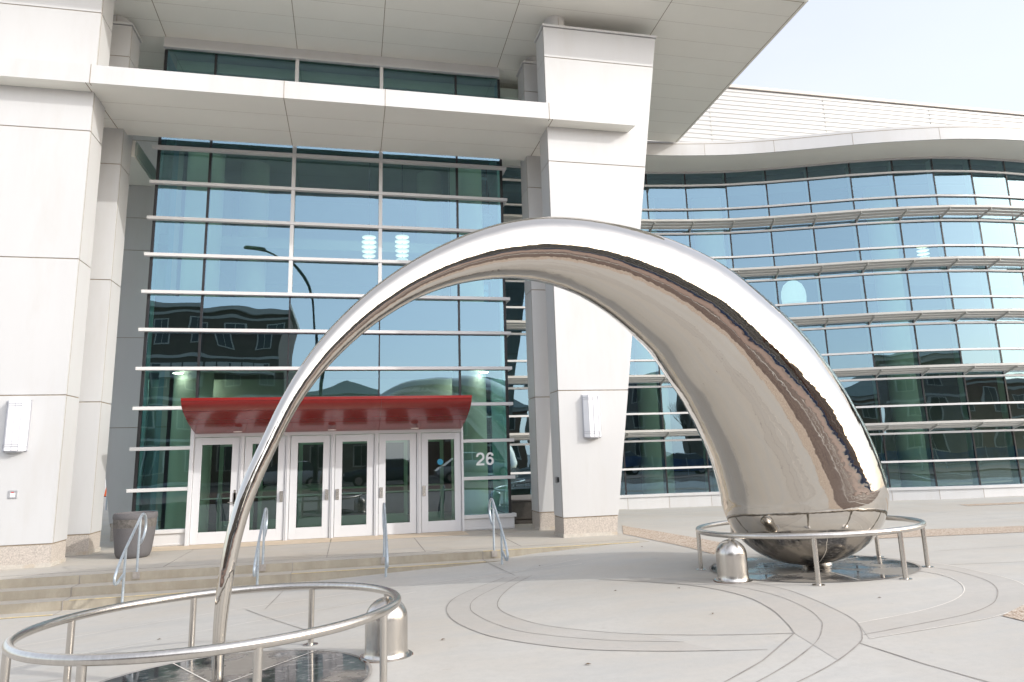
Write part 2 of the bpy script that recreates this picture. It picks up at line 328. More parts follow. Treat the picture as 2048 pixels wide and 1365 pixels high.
def sheet(name, poly_fn, m, nu, nv, dz):
    s = MB()
    for j in range(nv + 1):
        for i in range(nu + 1):
            x, y = poly_fn(i / nu, j / nv); s.v.append((x, y, gz(x, y) + dz))
    for j in range(nv):
        for i in range(nu): a = j * (nu + 1) + i; s.f.append((a, a + 1, a + nu + 2, a + nu + 1)); s.mi.append(0)
    return tag(s.build(name, m, smooth='all', fixn=False), kind='structure')
def quadfn(a, b, c, d): return lambda u, v: tuple((a[k] * (1 - u) + b[k] * u) * (1 - v) + (d[k] * (1 - u) + c[k] * u) * v for k in (0, 1))
def between(P, Q_, name, m):
    P = cr([(x, y, 0) for x, y in P], 6); Q_ = cr([(x, y, 0) for x, y in Q_], 6); N = 60
    f = lambda L_, t: (lambda k: L_[k].lerp(L_[min(k + 1, len(L_) - 1)], t * (len(L_) - 1) - k))(int(t * (len(L_) - 1)))
    sheet(name, lambda u, v: tuple(f(P, u).lerp(f(Q_, u), v).xy), m, N, 6, .0022)
between(A_in[:-2], A_out[:-1], 'curved_paving_band', BAND)
between(A_in2, A_out2[:-3], 'curved_paving_band', BAND)
between(B_in, B_out, 'curved_paving_band', BAND)
sheet('aggregate_band', quadfn((5.32, 13.85), (5.62, 10.75), (6.35, 11.5), (5.98, 15.6)), AGG, 30, 8, .006)
sheet('aggregate_band', quadfn((6.9, 9.9), (11.35, 12.6), (12.15, 13.5), (7.6, 11.2)), AGG, 24, 8, .006).hide_render = False
bpy.data.objects.remove(bpy.data.objects['aggregate_band.001'])
sheet('aggregate_band', quadfn((7.7, 11.35), (14.5, 10.3), (15.2, 11.1), (8.0, 12.5)), AGG, 30, 8, .006)
sheet('aggregate_band', quadfn((15.6, 15.9), (26, 14.2), (26, 14.6), (15.8, 16.4)), AGG, 24, 4, .006)
AGG2 = speckle('brown_pavers', (.06, .034, .027), (.095, .058, .044), (.15, .105, .085), 9, .85, .4)
sheet('aggregate_patch', quadfn((5.9, -1.2), (6.7, -1.2), (6.7, 6.15), (5.80, 5.72)), AGG, 8, 30, .006)
sheet('paver_field', quadfn((6.7, -1.2), (40, -1.2), (40, 8.6), (6.7, 6.15)), AGG2, 60, 30, .006)
sj = MB()
for x in (8.8, 11.5, 14.5, 18, 22, 26): ribbon(sj, [(x, -1.2), (x + .2, 6.8)], .22, .012, sm=False)
for y in (1.2, 3.8): ribbon(sj, [(8.3, y), (39, y + .5)], .18, .013, sm=False)
tag(sj.build('paver_edging', CONC, fixn=False), kind='structure')

# road, far sidewalk and lane marks behind the camera
s = MB(); s.box(-200, 200, -20.5, -8.6, -.4, .10); rd = tag(s.build('road', ASPH), kind='structure')
s = MB(); s.box(-200, 200, -24, -20.5, -.4, .22); tag(s.build('far_pavement', CONC), kind='structure')
s = MB()
for i in range(-20, 21): s.box(i * 6 - 1.2, i * 6 + 1.2, -14.6, -14.48, .10, .104)
tag(s.build('lane_marking', mat('road_paint', (.7, .62, .3), .7)), kind='structure')

s = MB(); s.box(-200, 200, -8.4, -1.3, -.4, .125); tag(s.build('brick_paving', mat('paver_brick', (.23, .15, .12), .85, var=.25, vs=6, bump=.2)), kind='structure')
# landing and steps
s = MB(); s.box(-40, 5.3, 12.51, 60, -.9, 0); ld = tag(s.build('entrance_landing', [LAND, RISER_SHADE]), kind='structure')
for p in ld.data.polygons: p.material_index = 0 if p.normal.z > .8 else 1  # landing front takes the darker riser colour, shade painted in
s = MB()
for a, b in (((-.36, 12.9), (-.36, 16.0)), ((1.3, 12.9), (1.3, 15.2)), ((3.0, 12.9), (3.0, 16.0)), ((-2.9, 12.9), (-2.9, 15.2))):
    s.box(a[0] - .006, a[0] + .006, a[1], b[1], 0.0, .0035)
s.box(-5.5, 5.25, 15.18, 15.192, 0, .0035); s.box(-5.5, 5.2, 12.86, 12.868, 0, .003)
for x in (-3.98, -.88, 2.24): s.box(x - .006, x + .006, 12.506, 12.6, -.13, -.002)
s.build('landing_joint', JOINT, ld)
s = MB(); s.box(-4.2, 2.45, 15.2, 16.06, .0, .0035); s.build('threshold_strip', mat('tan_concrete', (.54, .45, .34), .8, var=.12, vs=6, grime=(.46, .37, .27), gs=3), ld)
s = MB()
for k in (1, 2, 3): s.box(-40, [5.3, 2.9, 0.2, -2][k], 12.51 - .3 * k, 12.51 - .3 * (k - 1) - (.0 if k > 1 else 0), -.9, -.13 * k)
st = tag(s.build('steps', [RISER_SHADE, LAND]), kind='structure')
for p in st.data.polygons: p.material_index = 1 if p.normal.z > .8 else 0  # lighter tops, darker risers: step shading put into the colours
s = MB(); s.box(-3.9, -.88, 11.904, 11.93, -.262, -.2575); s.box(-.88, 2.24, 12.204, 12.23, -.132, -.1275); s.box(2.24, 5.1, 12.506, 12.53, -.002, .0028); s.box(-9, -4.0, 11.604, 11.63, -.392, -.3875)
s.build('painted_nosing', NOSE, st)
s = MB()
for x, ys in ((-3.98, (12.2, 11.9, 11.6)), (-.88, (12.2, 11.9)), (2.24, (12.2,)), (-6.6, (12.2, 11.9, 11.6))):
    for k, y in enumerate(ys): s.box(x - .004, x + .004, y - .003, y + .3, -.13 * (k + 2), -.13 * (k + 1) + .003)
s.build('step_joint', JOINT, st)

# ------------------------------------------------------------------ sculpture
AXP = [(0.001,-0.107,0.045),(-0.004,0.076,0.048),(-0.003,0.258,0.051),(0.005,0.441,0.056),(0.021,0.622,0.060),(0.043,0.807,0.063),(0.074,0.993,0.066),(0.114,1.176,0.069),(0.168,1.356,0.072),(0.237,1.537,0.074),(0.317,1.722,0.075),(0.4,1.912,0.077),(0.491,2.103,0.082),(0.598,2.287,0.091),(0.72,2.47,0.103),(0.858,2.643,0.115),(1.016,2.815,0.127),(1.191,2.984,0.140),(1.382,3.142,0.155),(1.591,3.295,0.171),(1.818,3.436,0.192),(2.069,3.565,0.218),(2.333,3.679,0.25),(2.61,3.776,0.285),(2.897,3.853,0.322),(3.184,3.903,0.359),(3.483,3.926,0.398),(3.796,3.921,0.438),(4.115,3.89,0.484),(4.44,3.831,0.537),(4.765,3.749,0.595),(5.069,3.648,0.651),(5.36,3.53,0.703),(5.62,3.405,0.748),(5.88,3.243,0.795),(6.155,3.03,0.848),(6.40,2.835,0.893),(6.6,2.655,0.929),(6.80,2.445,0.962),(6.993,2.208,0.99),(7.171,1.961,1.016),(7.330,1.690,1.044),(7.455,1.430,1.066),(7.548,1.190,1.083),(7.60,0.99,1.096)]
S0 = Vector((-1.004, 6.478, 0)); SD = Vector((.9406, .3397, 0)); SN = Vector((-.3397, .9406, 0))
sculp = thing('arch_sculpture', (*S0.xy, -.15), 'giant mirror polished steel arch tapering from a fat rounded bulb down to a thin stem', 'sculpture')
Q = cr(AXP, 5); s = MB(); seg = 72; rings = []
for it in range(3): Q = [Q[0]] + [(Q[i - 1] + Q[i] * 2 + Q[i + 1]) / 4 for i in range(1, len(Q) - 1)] + [Q[-1]]
for i, q in enumerate(Q):
    a = Q[min(i + 1, len(Q) - 1)] - Q[max(i - 1, 0)]; t = Vector((a.x, a.y)).normalized(); rings.append((q.x, q.y, -t.y, t.x, q.z))
lx, lz, ex, ez, lr = rings[-1]; tx, tz = ez, -ex
for k in range(1, 19):
    th = k / 18 * math.pi / 2; e = .93 * math.sin(th) ** 1.0; rr = lr * math.cos(th) ** .86 if k < 18 else .02
    rings.append((lx + tx * e, lz + tz * e, ex, ez, rr))
for (u, z, nx_, nz_, r_) in rings:
    c = S0 + SD * u + Vector((0, 0, z)); e1 = SD * nx_ + Vector((0, 0, nz_))
    for k in range(seg):
        an = 2 * math.pi * k / seg; s.v.append(tuple(c + (e1 * math.cos(an) + SN * math.sin(an)) * r_))
for i in range(len(rings) - 1):
    for k in range(seg): k2 = (k + 1) % seg; s.f.append((i * seg + k, i * seg + k2, (i + 1) * seg + k2, (i + 1) * seg + k)); s.mi.append(0)
s.f.append(tuple(range(seg))); s.f.append(tuple((len(rings) - 1) * seg + k for k in range(seg))); s.mi += [0, 0]
s.build('arch_body', MIRROR, sculp, smooth='all')
sb = S0 + SD * (lx + tx * .9); zb = lz + tz * .93
s = MB(); s.lathe([(.19, gz(sb.x, sb.y) + .005), (.17, gz(sb.x, sb.y) + .05), (.145, zb + .06)], (sb.x, sb.y, 0), 32); s.build('support_stem', STEELB, sculp, smooth=True)

# granite discs
def disc(cx, cy, r_, label, lines, gm=None):
    t = thing('granite_disc', (cx, cy, gz(cx, cy)), label, 'granite disc', 'round granite slabs under the two ends of the arch')
    s = MB(); n = 72
    s.v.append((cx, cy, gz(cx, cy) + .008))
    for q in range(1, 9):
        for k in range(n):
            a = 2 * math.pi * k / n; x = cx + r_ * q / 8 * math.cos(a); y = cy + r_ * q / 8 * math.sin(a); s.v.append((x, y, gz(x, y) + .008))
    for k in range(n):
        k2 = (k + 1) % n; s.f.append((0, 1 + k, 1 + k2)); s.mi.append(0)
        for q in range(7): s.f.append((1 + q * n + k, 1 + (q + 1) * n + k, 1 + (q + 1) * n + k2, 1 + q * n + k2)); s.mi.append(0)
    s.build('slab', gm or GRAN, t, fixn=False)
    s = MB(); ribbon(s, [(cx + (r_ + .02) * math.cos(R(a)), cy + (r_ + .02) * math.sin(R(a))) for a in range(0, 361, 5)], .02, .012, n=2); s.build('edge_joint', JOINT, t, fixn=False)
    s = MB()
    for a in lines: ribbon(s, [(cx + .1 * math.cos(R(a)), cy + .1 * math.sin(R(a))), (cx + r_ * math.cos(R(a)), cy + r_ * math.sin(R(a)))], .013, .012, sm=False)
    s.build('radial_joint', JOINTL, t, fixn=False)
disc(-1.004, 6.478, 1.18, 'black polished granite disc around the thin foot of the arch', (52, 118, 190, 260, 330))
disc(6.12, 9.0, 1.3, 'grey streaked granite disc under the fat bulb of the arch', (20, 140, 260), GRAN2)

# ring rails with bell shaped floodlight housings
def ring(cx, cy, r_, h, angs, bell_a, label, blabel, blab2):
    t = thing('ring_railing', (cx, cy, gz(cx, cy)), label, 'railing', 'low round steel railings around the ends of the arch')
    zr = lambda a: gz(cx, cy) + h + (.0225 * math.cos(a) - .032 * math.sin(a)) * r_
    s = MB(); s.tube([(cx + r_ * math.cos(2 * math.pi * k / 120), cy + r_ * math.sin(2 * math.pi * k / 120), zr(2 * math.pi * k / 120)) for k in range(120)], .035, 20, closed=True)
    s.build('top_rail', STEELB, t, smooth=True)
    for a in angs:
        an = R(a); x = cx + r_ * math.cos(an); y = cy + r_ * math.sin(an); z0 = gz(x, y)
        s = MB(); s.tube([(x, y, z0), (x, y, zr(an) - .02)], .029, 20); p = s.build('post', STEELB, t, smooth=True)
        s = MB(); s.lathe([(.072, 0), (.072, .008), (.045, .014), (.031, .014)], (x, y, z0), 28); s.build('foot_flange', STEELB, p, smooth=True)
    an = R(bell_a); x = cx + r_ * math.cos(an); y = cy + r_ * math.sin(an); z0 = gz(x, y); H = .50
    s = MB(); s.tube([(x, y, z0 + H - .02), (x, y, zr(an) - .02)], .024, 16); s.build('short_post', STEELB, t, smooth=True)
    b = thing('floodlight_housing', (x, y, z0), blabel, 'floodlight housing', 'bell shaped steel housings under the ring railings')
    pr = [(.235, 0), (.235, .012), (.205, .018), (.197, .03)] + [(.19 + .0 * k, .05 + k * .045) for k in range(7)]
    for k in range(1, 13):
        th = k / 12 * math.pi / 2; pr.append((max(.022, .19 * math.cos(th)), .32 + (H - .32) * math.sin(th)))
    s = MB(); s.lathe(pr, (x, y, z0), 40); s.build('bell_cover', STEELB, b, smooth=True)
    s = MB(); s.lathe([(.24, .001), (.24, .006), (.236, .006)], (x, y, z0), 40); s.build('rust_gasket', mat('rusty_gasket', (.16, .07, .04), .9, var=.3, vs=20), b)
ring(-1.004, 6.478, 1.411, .55, (62.5, 109, 155, 203, 245, 288.4, 334.5), 17.5, 'low round steel railing in the foreground circling the thin foot of the arch',
     'bell shaped brushed steel housing at the right edge of the foreground ring', None)
ring(6.074, 8.951, 1.42, .55, (14.0, 59, 103, 152.5, 239.2, 283.2, 326.8), 196.5, 'low round steel railing circling the fat bulb of the arch',
     'bell shaped brushed steel housing at the left of the ring round the bulb', None)

# ------------------------------------------------------------------ stair handrails
def handrail(x, label, first=None):
    t = thing('stair_handrail', (x, 12.5, 0), label, 'handrail', 'galvanised pipe handrails on the entrance steps')
    zl = gz(x, 11.86)
    top = [(12.52, .40), (12.70, .45), (12.83, .56), (12.86, .68), (12.80, .80), (12.68, .85), (12.56, .83), (12.40, .74), (12.1, .56), (11.86, .42), (11.62, .26), (11.48, .14), (11.42, .06), (11.45, -.01), (11.55, -.02), (11.7, .02), (11.86, .07)]
    s = MB(); s.tube([(x, y, z) for y, z in ((p.x, p.y) for p in cr([(a, b, 0) for a, b in top], 6))], .020, 12); s.build('pipe_rail', GALV, t, smooth=True)
    s = MB(); s.tube([(x, 12.52, -.06), (x, 12.52, .80)], .019, 12); s.build('upper_post', GALV, t, smooth=True)
    s = MB(); s.tube([(x, 11.86, zl - .03), (x, 11.86, .43)], .019, 12); s.build('lower_post', GALV, t, smooth=True)
    s = MB(); s.box(x - .05, x + .05, 12.49, 12.505, -.10, .0); s.build('mortar_patch', mat('mortar', (.36, .33, .3), .9, var=.2, vs=20), t)
handrail(-3.19, 'galvanised handrail in front of the big grey planter, leftmost on the steps')
handrail(-1.34, 'galvanised handrail just right of the thin arch stem on the steps')
handrail(.575, 'galvanised handrail in front of the fifth door, seen edge on')
handrail(2.44, 'galvanised handrail in front of the panel marked 26, rightmost on the steps')

# ------------------------------------------------------------------ entrance building
bld = thing('entrance_building', (-.36, 16.07, 0), 'white panelled arena entrance with tall blue glass wall, flared piers and deep flat canopy roof', 'building')
CX = -.385
ZS = [.37, 2.85, 5.30, 7.78, 10.24, 10.98]
def pier(side, xi, xo, y0, y1):
    X = lambda x: x if side > 0 else 2 * CX - x
    def blk(s, i0, o0, i1, o1, ya, yb, z0, z1, mi=0):
        p = [(X(i0), ya, z0), (X(o0), ya, z0), (X(o0), yb, z0), (X(i0), yb, z0), (X(i1), ya, z1), (X(o1), ya, z1), (X(o1), yb, z1), (X(i1), yb, z1)]
        s.hexa(p, mi)
    fl = lambda z: xo + .1462 * z
    s = MB()
    for a, b in zip(ZS, ZS[1:]):
        blk(s, xi, fl(a), xi, fl(b), y0, y1, a + .010, b - .010)
    blk(s, xi + .012, fl(.3) - .012, xi + .012, fl(10.9) - .012, y0 + .012, y1 - .012, .3, 10.95, 1)
    blk(s, xi - .03, fl(11) + .02, xi - .03, fl(11.0) + .03, y0 - .03, y1 + .03, 10.985, 11.035)
    for yy in (y0 + .045,): blk(s, xi - .0022, xi + .01, xi - .0022, xi + .01, yy, yy + .010, .38, 10.96, 1)
    o = s.build('pier', [PANEL, SEAM], bld)
    s = MB(); blk(s, xi + .004, fl(.1) - .004, xi + .004, fl(.36) - .004, y0 + .004, y1 - .004, .062, .355); s.build('stone_base', STONE, o)
    s = MB(); blk(s, xi - .012, xo + .0, xi - .012, xo + .012, y0 - .012, y1 + .012, -.05, .062); s.build('plinth', PLINTH, o)
    cx_ = X(xi + .36); cy_ = (y0 + y1) / 2
    s = MB(); s.lathe([(.24, 11.03), (.24, 11.5)], (cx_, cy_, 0), 36); s.box(cx_ + .02, cx_ + .028, cy_ - .243, cy_ - .2, 11.03, 11.3, 1); s.build('pipe_sleeve', [PANEL, SEAM], o, smooth=True)
pier(1, 4.068, 5.15, 13.75, 14.40)
pier(-1, 4.068, 5.15, 13.75, 14.40)
pier(1, 3.992, 5.15, 15.30, 15.95)
pier(-1, 3.992, 5.15, 15.30, 15.95)

# mid canopy
s = MB()
s.hexa([(-6.74, 13.4, 8.575), (5.97, 13.4, 8.575), (5.72, 15.6, 8.575), (-6.5, 15.6, 8.575), (-6.74, 13.4, 8.94), (5.97, 13.4, 8.94), (5.72, 15.6, 8.94), (-6.5, 15.6, 8.94)])
for x in (-4.80, -1.37, .585, 4.02): s.box(x - .006, x + .006, 13.396, 13.5, 8.571, 8.945, 1)
for x in (-1.37, .585): s.box(x - .006, x + .006, 13.5005, 15.6, 8.5705, 8.576, 1)
s.box(-4.875, -4.862, 13.4, 15.6, 8.5705, 8.576, 1); s.box(4.086, 4.10, 13.4, 15.6, 8.5705, 8.576, 1)
for y in (14.13, 14.87): s.box(-6.4, 5.6, y, y + .005, 8.5715, 8.576, 2)
mc = s.build('mid_canopy', [PANEL, SEAM, SEAMF, SOFF], bld)
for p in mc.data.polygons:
    if p.normal.z < -.8 and p.material_index == 0: p.material_index = 3  # underside takes the lighter soffit colour to lift its shaded tone

# main roof: flat underside rising to the front
SL = -.063
zr_ = lambda y: 11.215 + SL * (y - 16.07)
s = MB(); ya, yb = 12.42, 27.0; xl, xr = -10.7, 9.92
s.hexa([(xl, ya, zr_(ya)), (xr, ya, zr_(ya)), (xr - .1, 19.0, zr_(19.0)), (xl, 19.0, zr_(19.0)), (xl, ya, zr_(ya) + .16), (xr, ya, zr_(ya) + .16), (xr - .1, 19.0, 11.9), (xl, 19.0, 11.9)])
s.box(xl, xr - 1.5, 19.0, yb, 10.98, 11.9)
def rstrip(x0, x1, y0, y1, wd, t_=.004, mi=2):
    dx, dy = x1 - x0, y1 - y0; L_ = math.hypot(dx, dy); nx2, ny2 = -dy / L_ * wd / 2, dx / L_ * wd / 2
    P = [(x0 + nx2, y0 + ny2), (x1 + nx2, y1 + ny2), (x1 - nx2, y1 - ny2), (x0 - nx2, y0 - ny2)]
    s.hexa([(x, y, zr_(y) - t_) for x, y in P] + [(x, y, zr_(y) + .005) for x, y in P], mi)
for x in (6.83, 3.48, .60, -1.37, -4.25, -7.6): rstrip(x, x, 12.44, 15.99 if -5 < x < 4 else 18.98, .014)
rstrip(9.84, 9.76, 12.5, 18.98, .014); rstrip(-10.6, 9.84, 12.5, 12.5, .012)
for k in range(10):
    y = 13.0 + k * .61; rstrip(-10.5, 9.8, y, y, .006, .002, 3)
rf = s.build('roof', [PANEL, SOFF, SEAM, SEAMF], bld)
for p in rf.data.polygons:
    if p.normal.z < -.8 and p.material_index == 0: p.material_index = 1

# wall band above the strip window + its sill
s = MB(); s.box(-4.29, 3.53, 16.0, 17.6, 11.0, 11.30); s.box(-4.27, 3.50, 15.93, 16.02, 10.93, 10.995); hd = s.build('window_header', PANEL, bld)
# left rear wall (flared) with panels
s = MB(); yw = 17.72
def lw(z): return -5.09 - .146 * z
zz = [.37, 2.46, 4.52, 6.62, 7.42, 8.3, 9.4, 11.3]
for a, b in zip(zz, zz[1:]): s.hexa([(lw(a), yw, a + .007), (-4.1, yw, a + .007), (-4.1, yw + .5, a + .007), (lw(a), yw + .5, a + .007), (lw(b), yw, b - .007), (-4.1, yw, b - .007), (-4.1, yw + .5, b - .007), (lw(b), yw + .5, b - .007)])
s.hexa([(lw(.3) + .012, yw + .012, .3), (-4.1, yw + .012, .3), (-4.1, yw + .45, .3), (lw(.3) + .012, yw + .45, .3), (lw(11) + .012, yw + .012, 11.2), (-4.1, yw + .012, 11.2), (-4.1, yw + .45, 11.2), (lw(11) + .012, yw + .45, 11.2)], 1)
s.build('side_wall', [PANEL, SEAM], bld)
s = MB(); s.box(lw(.2) + .01, -4.1, yw + .01, yw + .49, .0, .36); s.build('stone_base', STONE, bld)
s = MB(); s.box(-9, -4.70, 15.97, 17.715, 8.24, 8.62); lc = s.build('side_canopy', SOFF, bld)
s = MB(); s.box(-4.698, -4.66, 15.97, 17.715, 8.27, 8.58); s.build('green_fascia', mat('green_fascia', (.40, .46, .42), .35), lc)

# curtain wall
LV = [1.117 + .8215 * k for k in range(10)] + [9.33]
XE = [-4.22, -3.17, -1.355, .605, 2.425, 3.50]
YG = 16.07
def pane(s, p0, p1, z0, z1, nrm, jit=.005):
    a, b = rnd.uniform(-jit, jit), rnd.uniform(-jit, jit); hx = 0.5; hz = (z1 - z0) / 2
    L_ = (Vector(p1) - Vector(p0)).length
    vs = []
    for (p, sx) in ((p0, -1), (p1, 1)):
        for z, sz in ((z0, -1), (z1, 1)):
            off = a * sx * L_ / 2 + b * sz * hz; vs.append((p[0] + nrm[0] * off, p[1] + nrm[1] * off, z))
    s.add(vs, [(0, 2, 3, 1)])
s = MB(); zed = [.31] + [z for z in LV[:9]] + [8.511, 9.33, 10.95]
zed = [.31] + LV[:9] + [LV[9], 9.33, 10.95]
zed = sorted(set(round(z, 4) for z in zed))
for z0, z1 in zip(zed, zed[1:]):
    for i in range(5):
        if 1 <= i <= 3 and z1 < 2.9: continue
        pane(s, (XE[i], YG), (XE[i + 1], YG), z0, z1, (0, -1))
for i in (1, 2, 3): pane(s, (XE[i], YG + .002), (XE[i + 1], YG + .002), 2.62, 2.7604, (0, -1))
cw = s.build('curtain_wall', GLASS, bld, fixn=False)
s = MB()
zed2 = zed
for z0, z1 in zip(zed2, zed2[1:]):
    pane(s, (XE[5], YG), (XE[5], YG + 1.9), z0, z1, (1, 0)); pane(s, (XE[5], YG + 1.9), (XE[5], YG + 4.2), z0, z1, (1, 0))
s.build('return_glass', GLASS, bld, fixn=False)
s = MB()
for z0, z1 in zip(zed2, zed2[1:]): pane(s, (XE[0], YG + 1.65), (XE[0], YG), z0, z1, (-1, 0))
s.build('return_glass', GLASS, bld, fixn=False)
for k, z in enumerate(LV):
    s = MB()
    if z < 2.9:
        s.box(-4.36, -3.22, YG - .13, YG - .01, z - .035, z + .035); s.build('fin', ALU, cw, bevel=.004); s = MB()
        s.box(2.46, 3.63, YG - .13, YG - .01, z - .035, z + .035)
        s.box(3.515, 3.63, YG - .01, YG + 4.2, z - .035, z + .035)
    else:
        s.box(-4.36, 3.63, YG - .13, YG - .01, z - .035, z + .035); s.box(3.515, 3.63, YG - .01, YG + 4.2, z - .035, z + .035)
    s.build('fin', ALU, cw, bevel=.004)
for i, x in enumerate(XE):
    if i in (0, 5):
        s = MB(); s.box(x - (.05 if i == 0 else .01), x + (.01 if i == 0 else .05), YG - .012, YG + .06, .31, 10.93); s.build('corner_mullion', BLACK, cw)
    elif i in (2, 3):
        s = MB(); s.box(x - .016, x + .016, YG - .012, YG + .10, 2.9, LV[5] - .03); s.build('black_joint', BLACK, cw)
        s = MB(); s.box(x - .04, x + .04, YG - .11, YG - .008, LV[5] + .0355, 10.929)
        s.build('white_mullion', ALU, cw)
    else:
        s = MB(); s.box(x - .026, x + .026, YG - .012, YG + .10, 2.3, 10.929); s.build('black_joint', BLACK, cw)
# low spandrel bases either side of the doors
for x0, x1, r0 in ((-4.22, -3.22, False), (2.46, 3.60, True)):
    s = MB(); s.box(x0, x1, YG - .06, YG + .1, .0, .25); s.box(x0 - (.0 if r0 else .05), x1 + (.04 if r0 else 0), YG - .10, YG + .12, .252, .33)
    s.box(x0, x1 - .02, YG - .075, YG - .05, .02, .05)
    if r0: s.box(3.52, 3.60, YG + .1, YG + 4.2, .0, .25)
    s.build('base_panel', ALU, cw, bevel=.004)
# door frame
s = MB(); db = [-3.13 + .9217 * i for i in range(7)]
s.box(-3.22, -3.145, YG - .14, YG + .05, 0, 2.62); s.box(2.415, 2.46, YG - .14, YG + .05, 0, 2.62)
s.box(-3.145, 2.415, YG - .11, YG + .05, 2.145, 2.62)
for x in db[1:6]: s.box(x - .045, x + .045, YG - .10, YG + .05, 0, 2.145); s.box(x - .012, x + .012, YG - .115, YG - .10, 0, 2.145)
df = s.build('door_frame', DOORP, bld, bevel=.004)
DG = [(0, 'right_lever')] 
for i in range(6):
    xa, xb = db[i] + (.0 if i == 0 else .05), db[i + 1] - (.0 if i == 5 else .05); xa += .004; xb -= .004
    if i == 0: xa = -3.14
    if i == 5: xb = 2.41
    y0, y1 = YG - .07, YG - .025; sw = .145
    s = MB(); s.box(xa, xa + sw, y0, y1, .008, 2.135); s.box(xb - sw, xb, y0, y1, .008, 2.135); s.box(xa + sw, xb - sw, y0, y1, 1.99, 2.135); s.box(xa + sw, xb - sw, y0, y1, .008, .24)
    d = s.build('door', DOORP, bld, bevel=.003)
    s = MB(); s.add([(xa + sw, YG - .045, .24), (xb - sw, YG - .045, .24), (xb - sw, YG - .045, 1.99), (xa + sw, YG - .045, 1.99)], [(0, 1, 2, 3)]); s.build('glass_pane', DGLASS, d, fixn=False)
    s = MB(); hl = xb - .055 if i in (0, 1, 2) else xa + .055
    s.box(hl - .035, hl + .035, y0 - .012, y0 - .0005, .78, 1.00)
    if i == 0: s.box(hl - .02, hl + .02, y0 - .012, y0 - .0, .74, 1.06); s.box(hl - .12, hl + .0, y0 - .055, y0 - .04, .80, .82); s.box(hl - .012, hl + .012, y0 - .055, y0 - .01, .80, .82)
    else: s.box(hl - .03, hl - .012, y0 - .05, y0 - .012, .80, .98); s.box(hl + .0, hl + .022, y0 - .03, y0 - .012, .84, .94)
    s.build('door_handle', STEELB, d)
    s = MB(); s.box(xa + sw, xb - sw, YG - .03, YG - .015, .88, .91); s.build('push_bar', ALU, d)
# round blue sticker on last door
s = MB(); s.lathe([(.065, 0), (.065, .002)], (0, 0, 0), 24); o = s.build('door_sticker', mat('blue_sticker', (.02, .25, .42), .4), bld, inv=False)
o.matrix_parent_inverse = Matrix.Translation(-bld.location); o.rotation_euler = (R(90), 0, 0); o.location = (1.95, YG - .046, 1.50)
# red entrance canopy
prof = []
for k in range(13):
    th = k / 12; y = YG - .02 - 1.58 * (math.sin(th * math.pi / 2)); z = 2.20 + .58 * (.5 * math.sin(th * math.pi / 2) + .5 * (1 - math.cos(th * math.pi / 2))) ; prof.append((y, z))
yf, zf = prof[-1]
poly = prof + [(yf - .015, zf), (yf - .015, zf + .055), (yf + .03, zf + .06), (YG - .02, zf + .10)]
s = MB(); s.extx(poly, -3.13, 2.425); rc = s.build('red_canopy', REDM, bld, smooth=True)
s = MB()
for (ya_, za_), (yb_, zb_) in zip(prof, prof[1:]):
    s.hexa([(.595, ya_, za_ - .003), (.602, ya_, za_ - .003), (.602, yb_, zb_ - .003), (.595, yb_, zb_ - .003), (.595, ya_, za_ + .01), (.602, ya_, za_ + .01), (.602, yb_, zb_ + .01), (.595, yb_, zb_ + .01)])
for k in (4, 8): y, z = prof[k]; s.box(-3.12, 2.415, y - .003, y + .003, z - .004, z + .01)
s.build('canopy_joint', mat('dark_red_joint', (.12, .01, .01), .6), rc)
for x in (-2.25, -.38, 1.35):
    s = MB(); s.lathe([(.085, 0), (.085, .012), (.06, .014)], (x, YG - .52, 2.222), 24); o = s.build('downlight', mat('lamp_lens', (.8, .8, .75), .3), rc)
# house number 26
def stroke(s, pts, wd, y0, y1):
    P = [Vector((x, 0, z)) for x, z in pts]; vs = []
    for i, p in enumerate(P):
        t = (P[min(i + 1, len(P) - 1)] - P[max(i - 1, 0)]).normalized(); nn = Vector((-t.z, 0, t.x)) * wd / 2
        for q in (p + nn, p - nn):
            for y in (y0, y1): vs.append((q.x, y, q.z))
    f = []
    for i in range(len(P) - 1):
        o = 4 * i; f += [(o, o + 2, o + 6, o + 4), (o + 1, o + 5, o + 7, o + 3), (o, o + 4, o + 5, o + 1), (o + 2, o + 3, o + 7, o + 6)]
    s.add(vs, f)
s = MB(); W_ = .046; h_ = .285; y0, y1 = YG - .022, YG - .016
two = [(.025 + .07 - .072 * math.cos(R(a)), h_ - W_ / 2 - .068 + .068 * math.sin(R(a))) for a in range(-5, 181, 12)] + [(.165, .165), (.145, .135), (.10, .10), (.055, .065), (.035, .04), (.028, .02)]
stroke(s, [(2.765 + x, 1.395 + z) for x, z in two], W_, y0, y1); s.box(2.768, 2.95, y0 - .0005, y1, 1.395, 1.395 + W_ - .004)
six = [(.093 + .066 * math.cos(R(a)), .091 + .069 * math.sin(R(a))) for a in range(0, 361, 12)]
stroke(s, [(2.985 + x, 1.395 + z) for x, z in six], W_, y0, y1)
sx = [(.158, .205), (.148, .238), (.125, .258), (.097, .262), (.065, .250), (.042, .222), (.028, .18), (.024, .13), (.027, .09)]
stroke(s, [(2.985 + x, 1.395 + z) for x, z in sx], W_, y0 - .0006, y1)
nb = s.build('house_number', mat('white_vinyl', (.80, .82, .82), .5), bld); nb['label'] = 'white number 26 on the glass'

